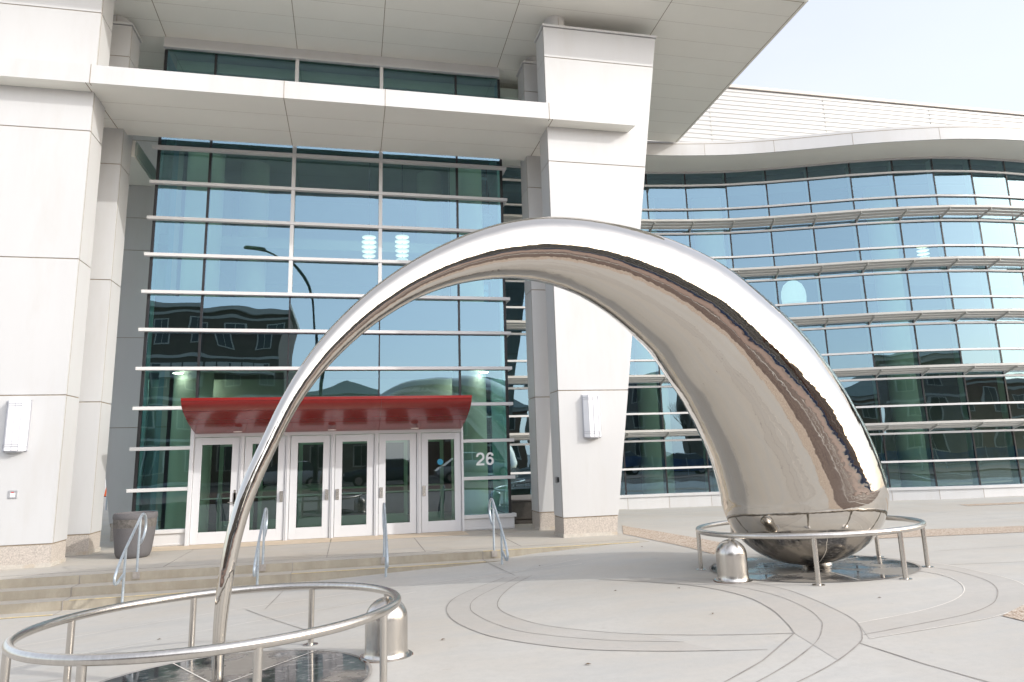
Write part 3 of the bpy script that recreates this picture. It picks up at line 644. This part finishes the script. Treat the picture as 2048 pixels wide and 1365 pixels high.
# interior seen through the glass
s = MB(); s.box(-6.5, 5.2, 25.0, 25.2, 0, 10.98); s.box(-4.2, -4.1, 17.75, 25, 0, 10.98); s.box(-4.1, 5.0, 16.5, 25, 10.7, 10.95); s.box(-4.1, 3.4, 19.5, 25, 3.9, 4.2); s.box(-4.1, 3.4, 19.4, 19.5, 3.9, 5.0)
s.box(-4.1, 3.4, 20.5, 25, 7.6, 7.9)
s.build('interior_wall', INT, bld)
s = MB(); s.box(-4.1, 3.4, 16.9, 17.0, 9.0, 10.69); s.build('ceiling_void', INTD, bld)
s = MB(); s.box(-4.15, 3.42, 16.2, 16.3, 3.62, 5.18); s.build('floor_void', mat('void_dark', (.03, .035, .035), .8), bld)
s = MB(); s.box(-4.1, -3.22, 18.3, 18.4, .0, 2.5); s.box(2.52, 3.4, 18.3, 18.4, .0, 2.5); s.box(-4.1, 3.4, 18.3, 18.4, 2.502, 3.6); s.box(-3.78, -3.70, 18.22, 18.299, 0, 3.6); s.box(3.0, 3.06, 18.22, 18.299, 0, 3.6)
s.build('vestibule_wall', INTC, bld)
LITE = mat('added_fill_glow', (.9, .9, .9), .5, emit=(1, .96, .88), estr=22)
for x, y in ((-3.75, 16.9), (-3.4, 18.0), (2.75, 18.0), (3.15, 16.9)):  # added glowing discs, put in to brighten the side bay columns and walls
    s = MB(); s.lathe([(.10, 3.585), (.10, 3.60)], (x, y, 0), 20); s.build('added_fill_light', LITE, bld)
for x, y in ((-3.52, 17.45), (2.86, 17.45), (-3.0, 22), (2.4, 22)):
    s = MB(); s.lathe([(.42, .01), (.42, 10.69)], (x, y, 0), 32); s.build('interior_column', INTC, bld, smooth=True)
s = MB()
for i in range(6):
    xa, xb = db[i] + .05, db[i + 1] - .05; y0 = 18.6; y1 = 18.66
    s.box(xa, xa + .09, y0, y1, .01, 2.14); s.box(xb - .09, xb, y0, y1, .01, 2.14); s.box(xa + .09, xb - .09, y0, y1, 2.0, 2.14); s.box(xa + .09, xb - .09, y0, y1, .01, .25)
    s.box(xa + .09, xb - .09, y0 + .01, y0 + .04, .9, .94)
s.box(-3.2, 2.5, 18.55, 18.7, 2.15, 2.5); s.box(-3.2, -3.1, 16.2, 18.6, 2.2, 2.3); s.box(2.4, 2.5, 16.2, 18.6, 2.2, 2.3)
s.build('vestibule_doors', mat('vestibule_frame', (.55, .66, .54), .5), bld)
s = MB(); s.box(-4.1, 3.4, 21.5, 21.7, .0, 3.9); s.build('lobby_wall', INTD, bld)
s = MB(); s.box(-2.2, -.6, 19.3, 20.4, .01, 1.0); s.build('lobby_counter', mat('counter', (.5, .5, .46), .4), bld)

# pendant lamps inside
PEND = mat('pendant_glow', (.9, .9, .85), .5, emit=(1, .96, .88), estr=.8)
def pendant(x, y, z, label, ctop):
    t = thing('pendant_lamp', (x, y, z), label, 'pendant lamp', 'ringed pendant lamps hanging inside the glass')
    for k in range(6):
        s = MB(); r_ = .21 - .012 * abs(k - 1.5); s.lathe([(r_ * .7, 0), (r_, .02), (r_, .045), (r_ * .7, .06)], (x, y, z + .33 - k * .135), 24); s.build('lamp_ring', PEND, t)
    s = MB(); s.tube([(x, y, z - .4), (x, y, ctop)], .01, 6); s.build('cord', BLACK, t)
pendant(.43, 19.5, 7.35, 'ringed pendant lamp behind the tall glass, left of the pair', 10.7)
pendant(1.35, 19.5, 7.40, 'ringed pendant lamp behind the tall glass, right of the pair', 10.7)

# ------------------------------------------------------------------ curved wing
wing = thing('curved_wing', (16, 19, 0), 'long curved blue glass wing with white sunshade bands and sweeping white eave', 'building')
CP = [(2.9,20.72),(4.2,20.70),(5.48,20.69),(6.78,20.67),(8.09,20.62),(9.39,20.53),(10.68,20.335),(11.99,20.05),(13.22,19.645),(14.44,19.165),(15.64,18.665),(16.90,18.25),(18.13,17.94),(19.43,17.77),(20.73,17.72),(22.03,17.74),(23.33,17.86),(24.62,18.08),(25.9,18.4),(27.1,18.85),(28.3,19.4),(29.4,20.05),(30.5,20.8)]
def nrm(i):
    a = Vector(CP[max(i - 1, 0)]); b = Vector(CP[min(i + 1, len(CP) - 1)]); t = (b - a).normalized(); return Vector((t.y, -t.x))
WL = [1.08 + .8245 * k for k in range(12)]
def strip(s, o0, o1, z0, z1, mi=0, zf0=None, zf1=None):   # band along the curve between offsets o0..o1 (outward), straight between mullions
    n = len(CP); base = len(s.v)
    zf0 = z0 if zf0 is None else zf0; zf1 = z1 if zf1 is None else zf1
    for i in range(n):
        p = Vector(CP[i]); q = nrm(i); a = p + q * o0; b = p + q * o1
        s.v += [(a.x, a.y, z0), (b.x, b.y, zf0), (b.x, b.y, zf1), (a.x, a.y, z1)]
    for i in range(n - 1):
        o = base + 4 * i
        for k in range(4): k2 = (k + 1) % 4; s.f.append((o + k, o + k2, o + 4 + k2, o + 4 + k)); s.mi.append(mi)
    s.f += [(base, base + 1, base + 2, base + 3), (base + 4 * n - 1, base + 4 * n - 2, base + 4 * n - 3, base + 4 * n - 4)]; s.mi += [mi, mi]
s = MB(); zz = [.33] + WL + [10.58]
for i in range(len(CP) - 1):
    q = (nrm(i) + nrm(i + 1)).normalized()
    for z0, z1 in zip(zz, zz[1:]): pane(s, CP[i], CP[i + 1], z0, z1, q, .005)
wg = s.build('glass_wall', GLASS, wing, fixn=False)
for i in range(len(CP)):
    p = Vector(CP[i]); q = nrm(i); t = Vector((-q.y, q.x)); s = MB()
    P = [p + t * .022 - q * .05, p - t * .022 - q * .05, p - t * .022 + q * .012, p + t * .022 + q * .012]
    s.prism([(a.x, a.y) for a in P], .33, 10.58); s.build('mullion', BLACK, wg)
    s = MB(); P = [p + t * .022 - q * .28, p - t * .022 - q * .28, p - t * .022 - q * .052, p + t * .022 - q * .052]
    s.prism([(a.x, a.y) for a in P], .33, 10.58); s.build('mullion_fin', INTC, wg)
for k, z in enumerate(WL):
    s = MB(); strip(s, .012, .075, z - .030, z + .028); s.build('fin', ALU, wg)
    if k in (1, 3, 5, 7, 9):
        s = MB()
        for a, b, h_ in ((.16, .27, .0), (.30, .41, .0), (.44, .58, .06)):
            za = z + .06 + a * .36; zb_ = z + .06 + b * .36
            strip(s, a, b, za, za + .018, 0, zb_ - (.02 if h_ else 0), zb_ + .018 + h_ * .5)
        ss = s.build('sunshade', ALU2, wing)
        for i in range(len(CP)):
            p = Vector(CP[i]); q = nrm(i); t = Vector((-q.y, q.x)) * .012
            a = p + q * .012; b = p + q * .56
            s = MB(); s.hexa([(a.x + t.x, a.y + t.y, z + .037), (a.x - t.x, a.y - t.y, z + .037), (b.x - t.x, b.y - t.y, z + .20), (b.x + t.x, b.y + t.y, z + .20), (a.x + t.x, a.y + t.y, z + .11), (a.x - t.x, a.y - t.y, z + .11), (b.x - t.x, b.y - t.y, z + .245), (b.x + t.x, b.y + t.y, z + .245)])
            s.build('bracket', ALU2, ss)
s = MB(); strip(s, .0, .10, -.25, .25); strip(s, .0, .14, .255, .335)
for i in range(len(CP)):
    p = Vector(CP[i]); q = nrm(i); t = Vector((-q.y, q.x)); P = [p + t * .005, p - t * .005, p - t * .005 + q * .103, p + t * .005 + q * .103]; s.prism([(a.x, a.y) for a in P], -.2, .25, 1)
bs = s.build('base_panel', [PANEL, SEAM], wing)
# eave: soffit + fascia (smoothly curved)
CPs = CP; CP = [(p.x, p.y) for p in cr([(a, b, 0) for a, b in CPs], 5)]
s = MB(); strip(s, -.3, .05, 10.58, 10.66); strip(s, .052, 1.42, 10.64, 10.8, 1); ev = s.build('eave_soffit', [PANEL, SOFF], wing, smooth=True)
s = MB(); strip(s, .6, 1.40, 10.993, 11.09); strip(s, -6, .6, 10.8, 10.95)
fa = s.build('eave_top', PANEL, wing, smooth=True)
s = MB(); strip(s, 1.36, 1.4345, 10.985, 10.999); s.build('fascia_shadow_gap', SEAM, fa, smooth=True)
s = MB(); strip(s, 1.38, 1.43, 10.61, 10.99); fa2 = s
for i in range(22, len(CP), 9):
    p = Vector(CP[i]); q = nrm(i); t = Vector((-q.y, q.x)); P = [p + t * .005 + q * 1.39, p - t * .005 + q * 1.39, p - t * .005 + q * 1.4335, p + t * .005 + q * 1.4335]; s.prism([(a.x, a.y) for a in P], 10.6095, 10.985, 1)
s.build('eave_fascia', [PANEL, SEAM], wing, smooth=True)
CP = CPs
# ribbed hall behind
s = MB(); pr = []; z = 10.9; yr = 22.2
while z < 14.9: pr += [(yr, z), (yr, z + .09), (yr + .022, z + .12), (yr + .022, z + .15), (yr, z + .18)]; z += .18
pr += [(yr, 15.0), (yr + .3, 15.0), (yr + .3, 10.9)]
s.extx(pr, 2.0, 70)
for x in (12.9, 17.8, 22.7, 27.6): s.box(x, x + .012, yr - .004, yr + .02, 10.9, 15.0, 1)
rb = s.build('ribbed_wall', [mat('ribbed_cladding', (.45, .447, .44), .45, var=.02, vs=.8), SEAMF], wing)
s = MB(); s.box(1.9, 70, yr - .07, yr + .5, 15.0, 15.11); s.build('roof_edge_trim', mat('tan_trim', (.50, .46, .41), .5), rb)
s = MB(); s.box(8.0, 70, yr + .51, 60, 14.9, 15.0); s.build('hall_roof', ROOFM, wing)
# wing interior
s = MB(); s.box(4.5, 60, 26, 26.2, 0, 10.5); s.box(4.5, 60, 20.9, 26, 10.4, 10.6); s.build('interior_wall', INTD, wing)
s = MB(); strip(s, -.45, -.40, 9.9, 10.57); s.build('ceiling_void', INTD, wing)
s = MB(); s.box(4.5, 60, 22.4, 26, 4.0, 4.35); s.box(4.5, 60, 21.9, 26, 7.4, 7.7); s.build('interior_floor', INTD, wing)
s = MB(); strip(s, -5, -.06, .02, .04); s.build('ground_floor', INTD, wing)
for x, y in ((17.95, 20.1), (12.3, 22.0), (9.9, 22.3), (23.5, 20.0)):
    s = MB(); s.lathe([(.52, .05), (.52, 10.39)], (x, y, 0), 32); s.build('interior_column', INTC, wing, smooth=True)
pendant(19.17, 21.0, 8.22, 'ringed pendant lamp inside the curved wing beside the column', 10.4)
pendant(20.26, 21.0, 8.26, 'ringed pendant lamp inside the curved wing, farther right', 10.4)
t = thing('dome_lamp', (14.46, 20.6, 6.7), 'large pale dome lamp glowing behind the curved glass above the arch', 'lamp')
s = MB(); s.lathe([(.38, -.42), (.40, -.2), (.38, 0), (.30, .2), (.15, .33), (.03, .36)], (14.46, 20.6, 6.75), 32); s.build('shade', mat('dome_glow', (.8, .85, .85), .5, emit=(.8, .9, .95), estr=.8), t, smooth=True)
s = MB(); s.tube([(14.46, 20.6, 7.1), (14.46, 20.6, 10.4)], .012, 6); s.build('cord', BLACK, t)

# ------------------------------------------------------------------ wall lanterns
def lantern(x, label):
    y = 13.75; t = thing('wall_lantern', (x, y, 1.9), label, 'wall lamp', 'frosted lantern lamps on the front piers')
    z0, z1 = 1.91, 2.75; a, b, d = .175, .10, .15
    s = MB(); s.box(x - a - .012, x + a + .012, y - .02, y - .0005, z0 - .01, z1 + .01); s.build('back_plate', LAMPF, t)
    P = [(x - a, y - .02), (x - b, y - d), (x + b, y - d), (x + a, y - .02)]
    s = MB(); s.prism(P, z0, z1); s.build('diffuser', LAMPW, t, bevel=.006)
    Q_ = [(x - a - .006, y - .0205), (x - b - .004, y - d - .006), (x + b + .004, y - d - .006), (x + a + .006, y - .0205)]
    s = MB()
    for z in (z0 + .075, z0 + .11, z1 - .085, z1 - .05):
        for (p, q) in zip(Q_, Q_[1:]): s.tube([(p[0], p[1], z), (q[0], q[1], z)], .0035, 6)
    for xx, yy in ((x - b, y - d - .006), (x + b, y - d - .006), (x, y - d - .006), (x - a, y - .02)): s.tube([(xx, yy, z0 + .01), (xx, yy, z1 - .01)], .004, 6)
    s.build('wire_frame', LAMPF, t)
    s = MB(); s.prism([(x - a * .8, y - .02), (x - b * .8, y - d * .85), (x + b * .8, y - d * .85), (x + a * .8, y - .02)], z0 - .022, z0 - .001); s.build('bottom_cap', LAMPF, t)
lantern(4.745, 'white frosted wall lantern on the right pier, next to the arch')
lantern(-5.53, 'white frosted wall lantern on the left pier, at the photo edge')
# call box and small intercom
t = thing('call_box', (-5.49, 13.75, 1.2), 'small steel call plate with red mark on the left pier under the lantern', 'call box')
s = MB(); s.box(-5.56, -5.425, 13.735, 13.7495, 1.13, 1.26); s.build('face_plate', mat('steel_plate', (.55, .56, .58), .35, metal=.6), t, bevel=.003)
s = MB(); s.box(-5.53, -5.455, 13.731, 13.7345, 1.15, 1.22); s.build('button', mat('grey_button', (.75, .75, .76), .4), t)
s = MB(); s.box(-5.515, -5.475, 13.728, 13.7305, 1.222, 1.236); s.build('red_mark', mat('red_mark', (.6, .02, .02), .5), t)
t = thing('door_opener_plate', (4.068, 13.98, 1.09), 'small dark oval push plate on the inner side of the right pier', 'push plate')
s = MB(); s.lathe([(.055, 0), (.055, .02), (.03, .026)], (0, 0, 0), 24); o = s.build('plate', mat('dark_plate', (.05, .05, .05), .3, metal=.6), t, inv=False); o.rotation_euler = (0, R(-90), 0); o.location = (-.001, 0, 0)
s = MB(); s.box(4.035, 4.0675, 14.07, 14.13, 1.03, 1.15); s.build('bracket', mat('bracket_grey', (.3, .3, .3), .4), t)

# ------------------------------------------------------------------ planter in front of left door panel
t = thing('stone_planter', (-3.78, 14.5, 0), 'tall round grey concrete planter with a carved band on the landing by the doors', 'planter')
s = MB(); s.lathe([(0.237, .0), (0.269, .02), (0.296, .09), (0.316, .25), (0.336, .42), (0.346, .525)], (-3.78, 14.5, 0), 48); s.build('pot_body', POTM, t, smooth=True)
s = MB(); s.lathe([(0.346, .526), (0.353, .60), (0.356, .672)], (-3.78, 14.5, 0), 48); s.build('carved_band', POTB, t, smooth=True)
s = MB(); s.lathe([(0.359, .673), (0.365, .69), (0.365, .74), (0.352, .775), (0.324, .778), (0.308, .76), (0.296, .66)], (-3.78, 14.5, 0), 48); s.build('rim', POTM, t, smooth=True)
s = MB(); s.lathe([(0.296, .64), (0.296, .655)], (-3.78, 14.5, 0), 32); s.build('soil', mat('soil', (.05, .04, .03), .95), t)
# low dark benches in the gap behind the right piers
t = thing('stone_bench', (4.4, 17.4, 0), 'low dark stone bench block in the shade between glass wall and right piers', 'bench')
s = MB(); s.hexa([(3.75, 17.0, 0), (4.9, 16.6, 0), (5.4, 18.8, 0), (3.75, 18.8, 0), (3.72, 17.0, .10), (5.0, 16.55, .10), (5.5, 18.8, .10), (3.72, 18.8, .10)])
s.hexa([(3.70, 16.98, .104), (5.05, 16.52, .104), (5.55, 18.8, .104), (3.70, 18.8, .104), (3.70, 16.98, .52), (5.08, 16.50, .52), (5.58, 18.8, .52), (3.70, 18.8, .52)]); s.build('bench_block', mat('dark_stone', (.10, .09, .08), .7, var=.2, vs=12), t, bevel=.02)
s = MB(); s.hexa([(3.68, 16.96, .522), (5.1, 16.48, .522), (5.6, 18.82, .522), (3.68, 18.82, .522), (3.68, 16.96, .56), (5.1, 16.48, .56), (5.6, 18.82, .56), (3.68, 18.82, .56)]); s.build('bench_top', mat('bench_top', (.20, .18, .17), .6, var=.2, vs=12), t, bevel=.01)

# seen through the slot left of the side wall
t = thing('traffic_cone', (-13.0, 44, .0), 'orange traffic cone far off in the slot left of the planter', 'cone')
s = MB(); s.lathe([(.14, .03), (.03, .7)], (-13.0, 44, 0), 20); s.build('cone_body', mat('cone_orange', (.8, .12, .01), .5), t, smooth=True)
s = MB(); s.box(-13.2, -12.8, 43.8, 44.2, .002, .03); s.build('cone_foot', mat('cone_black', (.03, .03, .03), .7), t)
t = thing('warning_sign', (-9.0, 30.5, 0), 'yellow diamond road sign far off in the slot behind the left piers', 'sign')
s = MB(); s.tube([(-9.0, 30.5, 0), (-9.0, 30.5, 2.2)], .03, 8); s.build('sign_post', GALV, t)
s = MB(); s.hexa([(-9.0, 30.44, 1.3), (-8.62, 30.44, 1.7), (-8.62, 30.46, 1.7), (-9.0, 30.46, 1.3), (-9.38, 30.44, 1.7), (-9.0, 30.44, 2.1), (-9.0, 30.46, 2.1), (-9.38, 30.46, 1.7)]); s.build('sign_plate', mat('sign_yellow', (.8, .75, .05), .5), t)

# ------------------------------------------------------------------ across the street (seen mirrored in the glass and steel)
BR = mat('red_brick', (.20, .105, .075), .85, var=.25, vs=2.5); BR2 = mat('brown_brick', (.13, .095, .075), .85, var=.2, vs=2); TAN = mat('tan_masonry', (.22, .19, .16), .85, var=.12, vs=1)
WIN = glass('far_window', (.1, .12, .13), (.8, .85, .9), .35, .1); GRNR = mat('green_roof', (.09, .13, .11), .5); TRIMW = mat('pale_trim', (.6, .57, .5), .7); DARKW = mat('room_dark', (.02, .022, .025), .3, spec=.8)
def house(x0, x1, h, m, label, cat='building', hip=0, floors=3, yb=-24.0, dep=14, balcony=False):
    t = thing('street_building', ((x0 + x1) / 2, yb, 0), label, cat, 'buildings across the street, mirrored in the glass')
    s = MB(); s.box(x0, x1, yb - dep, yb, -.2, h); wl = s.build('wall', m, t)
    s = MB(); fh = (h - .6) / floors
    for f in range(floors): s.box(x0 - .03, x1 + .03, yb + .0, yb + .06, .55 + fh * (f + 1) - .45, .55 + fh * (f + 1) - .25)
    s.box(x0 - .3, x1 + .3, yb - dep - .3, yb + .3, h, h + .35); s.build('cornice', TRIMW, t)
    if hip:
        s = MB(); a, b, c, d = x0 - .5, x1 + .5, yb - dep - .5, yb + .5
        i = min((b - a) / 2.01, dep / 2.2); s.hexa([(a, c, h + .352), (b, c, h + .352), (b, d, h + .352), (a, d, h + .352), (a + i, c + i, h + hip), (b - i, c + i, h + hip), (b - i, d - i, h + hip), (a + i, d - i, h + hip)]); s.build('hip_roof', GRNR, t)
    nw = max(2, int((x1 - x0) / 2.6)); n_ = 0
    for f in range(floors):
        for k in range(nw):
            xc = x0 + (k + .5) * (x1 - x0) / nw; z0 = .8 + f * fh + .3; z1 = z0 + fh * .55
            s = MB(); s.box(xc - .62, xc + .62, yb + .001, yb + .05, z0 - .08, z1 + .08); wf = s.build('window', TRIMW, t)
            s = MB(); s.box(xc - .52, xc - .02, yb + .0505, yb + .06, z0, z1); s.box(xc + .02, xc + .52, yb + .0505, yb + .06, z0, z1); s.build('pane', DARKW, wf)
    if balcony:
        s = MB()
        for k in range(9): s.box(x1 - 9 + k * .9, x1 - 9 + k * .9 + .78, yb + .9, yb + .95, h * .62, h * .62 + .9)
        s.box(x1 - 9.1, x1 - .8, yb + .0, yb + 1.0, h * .62 - .15, h * .62 - .02); s.build('balcony', TRIMW, t)
house(-34, -4.9, 13.2, BR2, 'tall brown brick corner block with balcony, mirrored dark in the left glass', floors=4, balcony=True)
house(-3.9, 2.4, 6.1, TAN, 'low tan house with green hipped roof, mirrored above the red canopy', hip=1.7, floors=2)
house(7.2, 15.0, 5.9, BR, 'brick house with green hipped roof, mirrored beside the number 26', hip=2.0, floors=2)
house(19, 38, 8.4, TAN, 'long tan masonry block mirrored in the curved wing', hip=1.6, floors=3)
house(41, 75, 7.2, BR, 'long red brick block farther right across the street', floors=2)
house(-75, -37, 8.5, BR, 'red brick block farther left across the street', floors=3)
# street lamp
t = thing('street_lamp', (-1.7, -5.9, .09), 'tall dark street lamp with a long curved arm, mirrored in the tall glass', 'street lamp')
s = MB(); s.tube([(-1.7, -5.9, .05), (-1.7, -5.9, 3), (-1.75, -5.9, 8)], [.13, .10, .075], 14); s.lathe([(.24, .05), (.2, .5), (.13, .6)], (-1.7, -5.9, .05), 16); s.build('pole', mat('dark_green_metal', (.03, .045, .045), .4), t, smooth=True)
s = MB(); s.tube(cr([(-1.75, -5.9, 8), (-1.95, -5.9, 9.8), (-2.5, -5.9, 11.4), (-3.3, -5.9, 12.3), (-4.4, -5.9, 12.75)], 6), [.07] * 20 + [.05] * 5, 12); s.build('arm', bpy.data.materials['dark_green_metal'], t, smooth=True)
s = MB(); s.hexa([(-5.5, -6.1, 12.85), (-4.3, -6.05, 12.70), (-4.3, -5.75, 12.70), (-5.5, -5.7, 12.85), (-5.4, -6.0, 12.98), (-4.4, -5.97, 12.88), (-4.4, -5.83, 12.88), (-5.4, -5.8, 12.98)]); s.build('lamp_head', bpy.data.materials['dark_green_metal'], t)

# parked cars
TYRE = mat('tyre_rubber', (.02, .02, .02), .8); RIM = mat('alloy_rim', (.6, .6, .62), .3, metal=1); CGL = mat('car_glass', (.02, .025, .03), .05, spec=1); LGT = mat('headlamp', (.8, .8, .8), .1)
def make_car(col, label):
    t = thing('parked_car', (0, 0, 0), label, 'car', 'cars parked along the street, mirrored in the doors')
    body = mat('car_paint', col, .3, metal=.4, coat=1)
    secs = [(-2.25, .42, .62, .74), (-2.15, .32, .80, .82), (-1.5, .28, .92, .88), (-.8, .26, .98, .9), (.3, .26, .98, .9), (1.2, .28, 1.0, .9), (1.9, .32, .95, .86), (2.2, .42, .72, .78)]
    s = MB(); rings_ = []
    for x, zb2, zt, hw in secs:
        r_ = [(x, -hw * .92, zb2), (x, -hw, zb2 + .12), (x, -hw, zt - .18), (x, -hw * .9, zt), (x, hw * .9, zt), (x, hw, zt - .18), (x, hw, zb2 + .12), (x, hw * .92, zb2)]
        s.v += r_
    n = 8
    for i in range(len(secs) - 1):
        for k in range(n): k2 = (k + 1) % n; s.f.append((i * n + k, i * n + k2, (i + 1) * n + k2, (i + 1) * n + k)); s.mi.append(0)
    s.f += [tuple(range(n)), tuple((len(secs) - 1) * n + k for k in range(n))]; s.mi += [0, 0]
    s.build('body', body, t, smooth=True, bevel=.02, inv=False)
    s = MB(); s.hexa([(-1.25, -.80, .97), (1.75, -.80, .99), (1.75, .80, .99), (-1.25, .80, .97), (-.45, -.62, 1.42), (1.15, -.62, 1.44), (1.15, .62, 1.44), (-.45, .62, 1.42)]); s.build('cabin_glass', CGL, t, inv=False)
    s = MB(); s.hexa([(-.47, -.64, 1.425), (1.17, -.64, 1.445), (1.17, .64, 1.445), (-.47, .64, 1.425), (-.35, -.56, 1.47), (1.05, -.56, 1.49), (1.05, .56, 1.49), (-.35, .56, 1.47)])
    for xx, x2 in ((.32, .30),): 
        for sy in (-1, 1): s.hexa([(xx - .03, sy * .805, .97), (xx + .03, sy * .805, .97), (xx + .03, sy * .79, .97), (xx - .03, sy * .79, .97), (x2 - .03, sy * .63, 1.43), (x2 + .03, sy * .63, 1.43), (x2 + .03, sy * .615, 1.43), (x2 - .03, sy * .615, 1.43)])
    s.build('roof_panel', body, t, inv=False)
    for x in (-1.42, 1.40):
        for sy in (-1, 1):
            s = MB(); s.tube([(x, sy * .70, .33), (x, sy * .915, .33)], .33, 24); wh = s.build('wheel', TYRE, t, inv=False)
            s = MB(); s.tube([(x, sy * .91, .33), (x, sy * .925, .33)], .21, 20); s.build('rim', RIM, wh)
    for sy in (-1, 1):
        s = MB(); s.box(-2.262, -2.18, sy * .62 - .14, sy * .62 + .14, .60, .72); s.build('headlight', LGT, t, inv=False)
    return t
def place(t, x, y, z, rz): t.location = (x, y, z); t.rotation_euler = (0, 0, rz)
place(make_car((.55, .58, .60), 'silver parked saloon car mirrored in the left doors'), -3.4, -9.9, .10, 0)
place(make_car((.02, .03, .07), 'dark blue parked car mirrored in the middle doors'), 1.9, -9.9, .10, 0)
place(make_car((.50, .51, .52), 'pale silver parked car mirrored in the rightmost door'), 7.0, -9.9, .10, math.pi)
place(make_car((.06, .06, .065), 'black parked car farther along the kerb, mirrored in the curved wing'), 14.5, -9.9, .10, 0)

# blue banner fence at the road edge (mirrored as blue squiggles)
t = thing('banner_fence', (24, -7.6, .1), 'low fence hung with blue and white painted banners, mirrored low in the curved wing', 'fence')
BL = mat('blue_banner', (.02, .06, .17), .6, var=.6, vs=1.5, grime=(.25, .24, .24), gs=1.2)
for k in range(14):
    s = MB(); s.box(12 + k * 2.4, 14.3 + k * 2.4, -7.63, -7.6, .45, 1.15); s.build('banner', BL, t)
s = MB()
for k in range(15): s.tube([(11.95 + k * 2.4, -7.6, 0), (11.95 + k * 2.4, -7.6, 1.25)], .03, 8)
s.build('fence_post', GALV, t)

# bare winter trees across the street
BARK = mat('bark', (.09, .07, .055), .9)
def tree(x, y, h, seed, label):
    t = thing('bare_tree', (x, y, .2), label, 'tree', 'bare winter trees across the street'); rr = random.Random(seed)
    s = MB(); s.tube([(x, y, 0), (x + .05, y, h * .2), (x, y + .05, h * .38)], [.14, .11, .09], 8); s.build('trunk', BARK, t)
    s = MB()
    def br(p, d, L_, r_, lv):
        q = p + d * L_; m_ = p + d * L_ * .5 + Vector((rr.uniform(-.1, .1), rr.uniform(-.1, .1), 0)) * L_
        s.tube([p, m_, q], [r_, r_ * .8, r_ * .6], 5)
        if lv < 4:
            for k in range(3):
                d2 = (d + Vector((rr.uniform(-.8, .8), rr.uniform(-.8, .8), rr.uniform(.0, .6)))).normalized(); br(p.lerp(q, rr.uniform(.55, 1)), d2, L_ * rr.uniform(.6, .8), r_ * .55, lv + 1)
    for k in range(4): br(Vector((x, y, h * .37)), Vector((rr.uniform(-.6, .6), rr.uniform(-.6, .6), 1)).normalized(), h * .22, .07, 1)
    s.build('crown', BARK, t)
tree(26, -21.8, 8, 1, 'bare tree mirrored at the right end of the curved wing')
tree(33, -21.8, 9, 2, 'taller bare tree farther right across the street')
tree(17, -21.8, 7, 3, 'small bare tree between the brick house and the tan block')

# a few dry leaf scraps on the plaza
LEAF = mat('dry_leaf', (.10, .06, .03), .9)
for k, (x, y) in enumerate([(3.2, 8.7), (3.9, 8.4), (.9, 7.3), (3.6, 7.0), (5.4, 6.8), (-2.0, 8.9), (2.9, 11.2), (1.9, 5.9), (6.9, 5.4), (4.9, 11.9)]):
    s = MB(); a = rnd.uniform(0, 6); L_ = rnd.uniform(.02, .035); z = gz(x, y) + .008
    s.add([(x + L_ * math.cos(a + q) * f, y + L_ * math.sin(a + q) * f, z + (.006 if i % 2 else 0)) for i, (q, f) in enumerate([(0, 1), (1.2, .5), (3.14, .9), (4.6, .55)])], [(0, 1, 2, 3)])
    tag(s.build('dry_leaf', LEAF, fixn=False), 'tiny curled dry leaf scrap lying on the pale plaza concrete', 'leaf', 'leaf scraps scattered on the plaza')
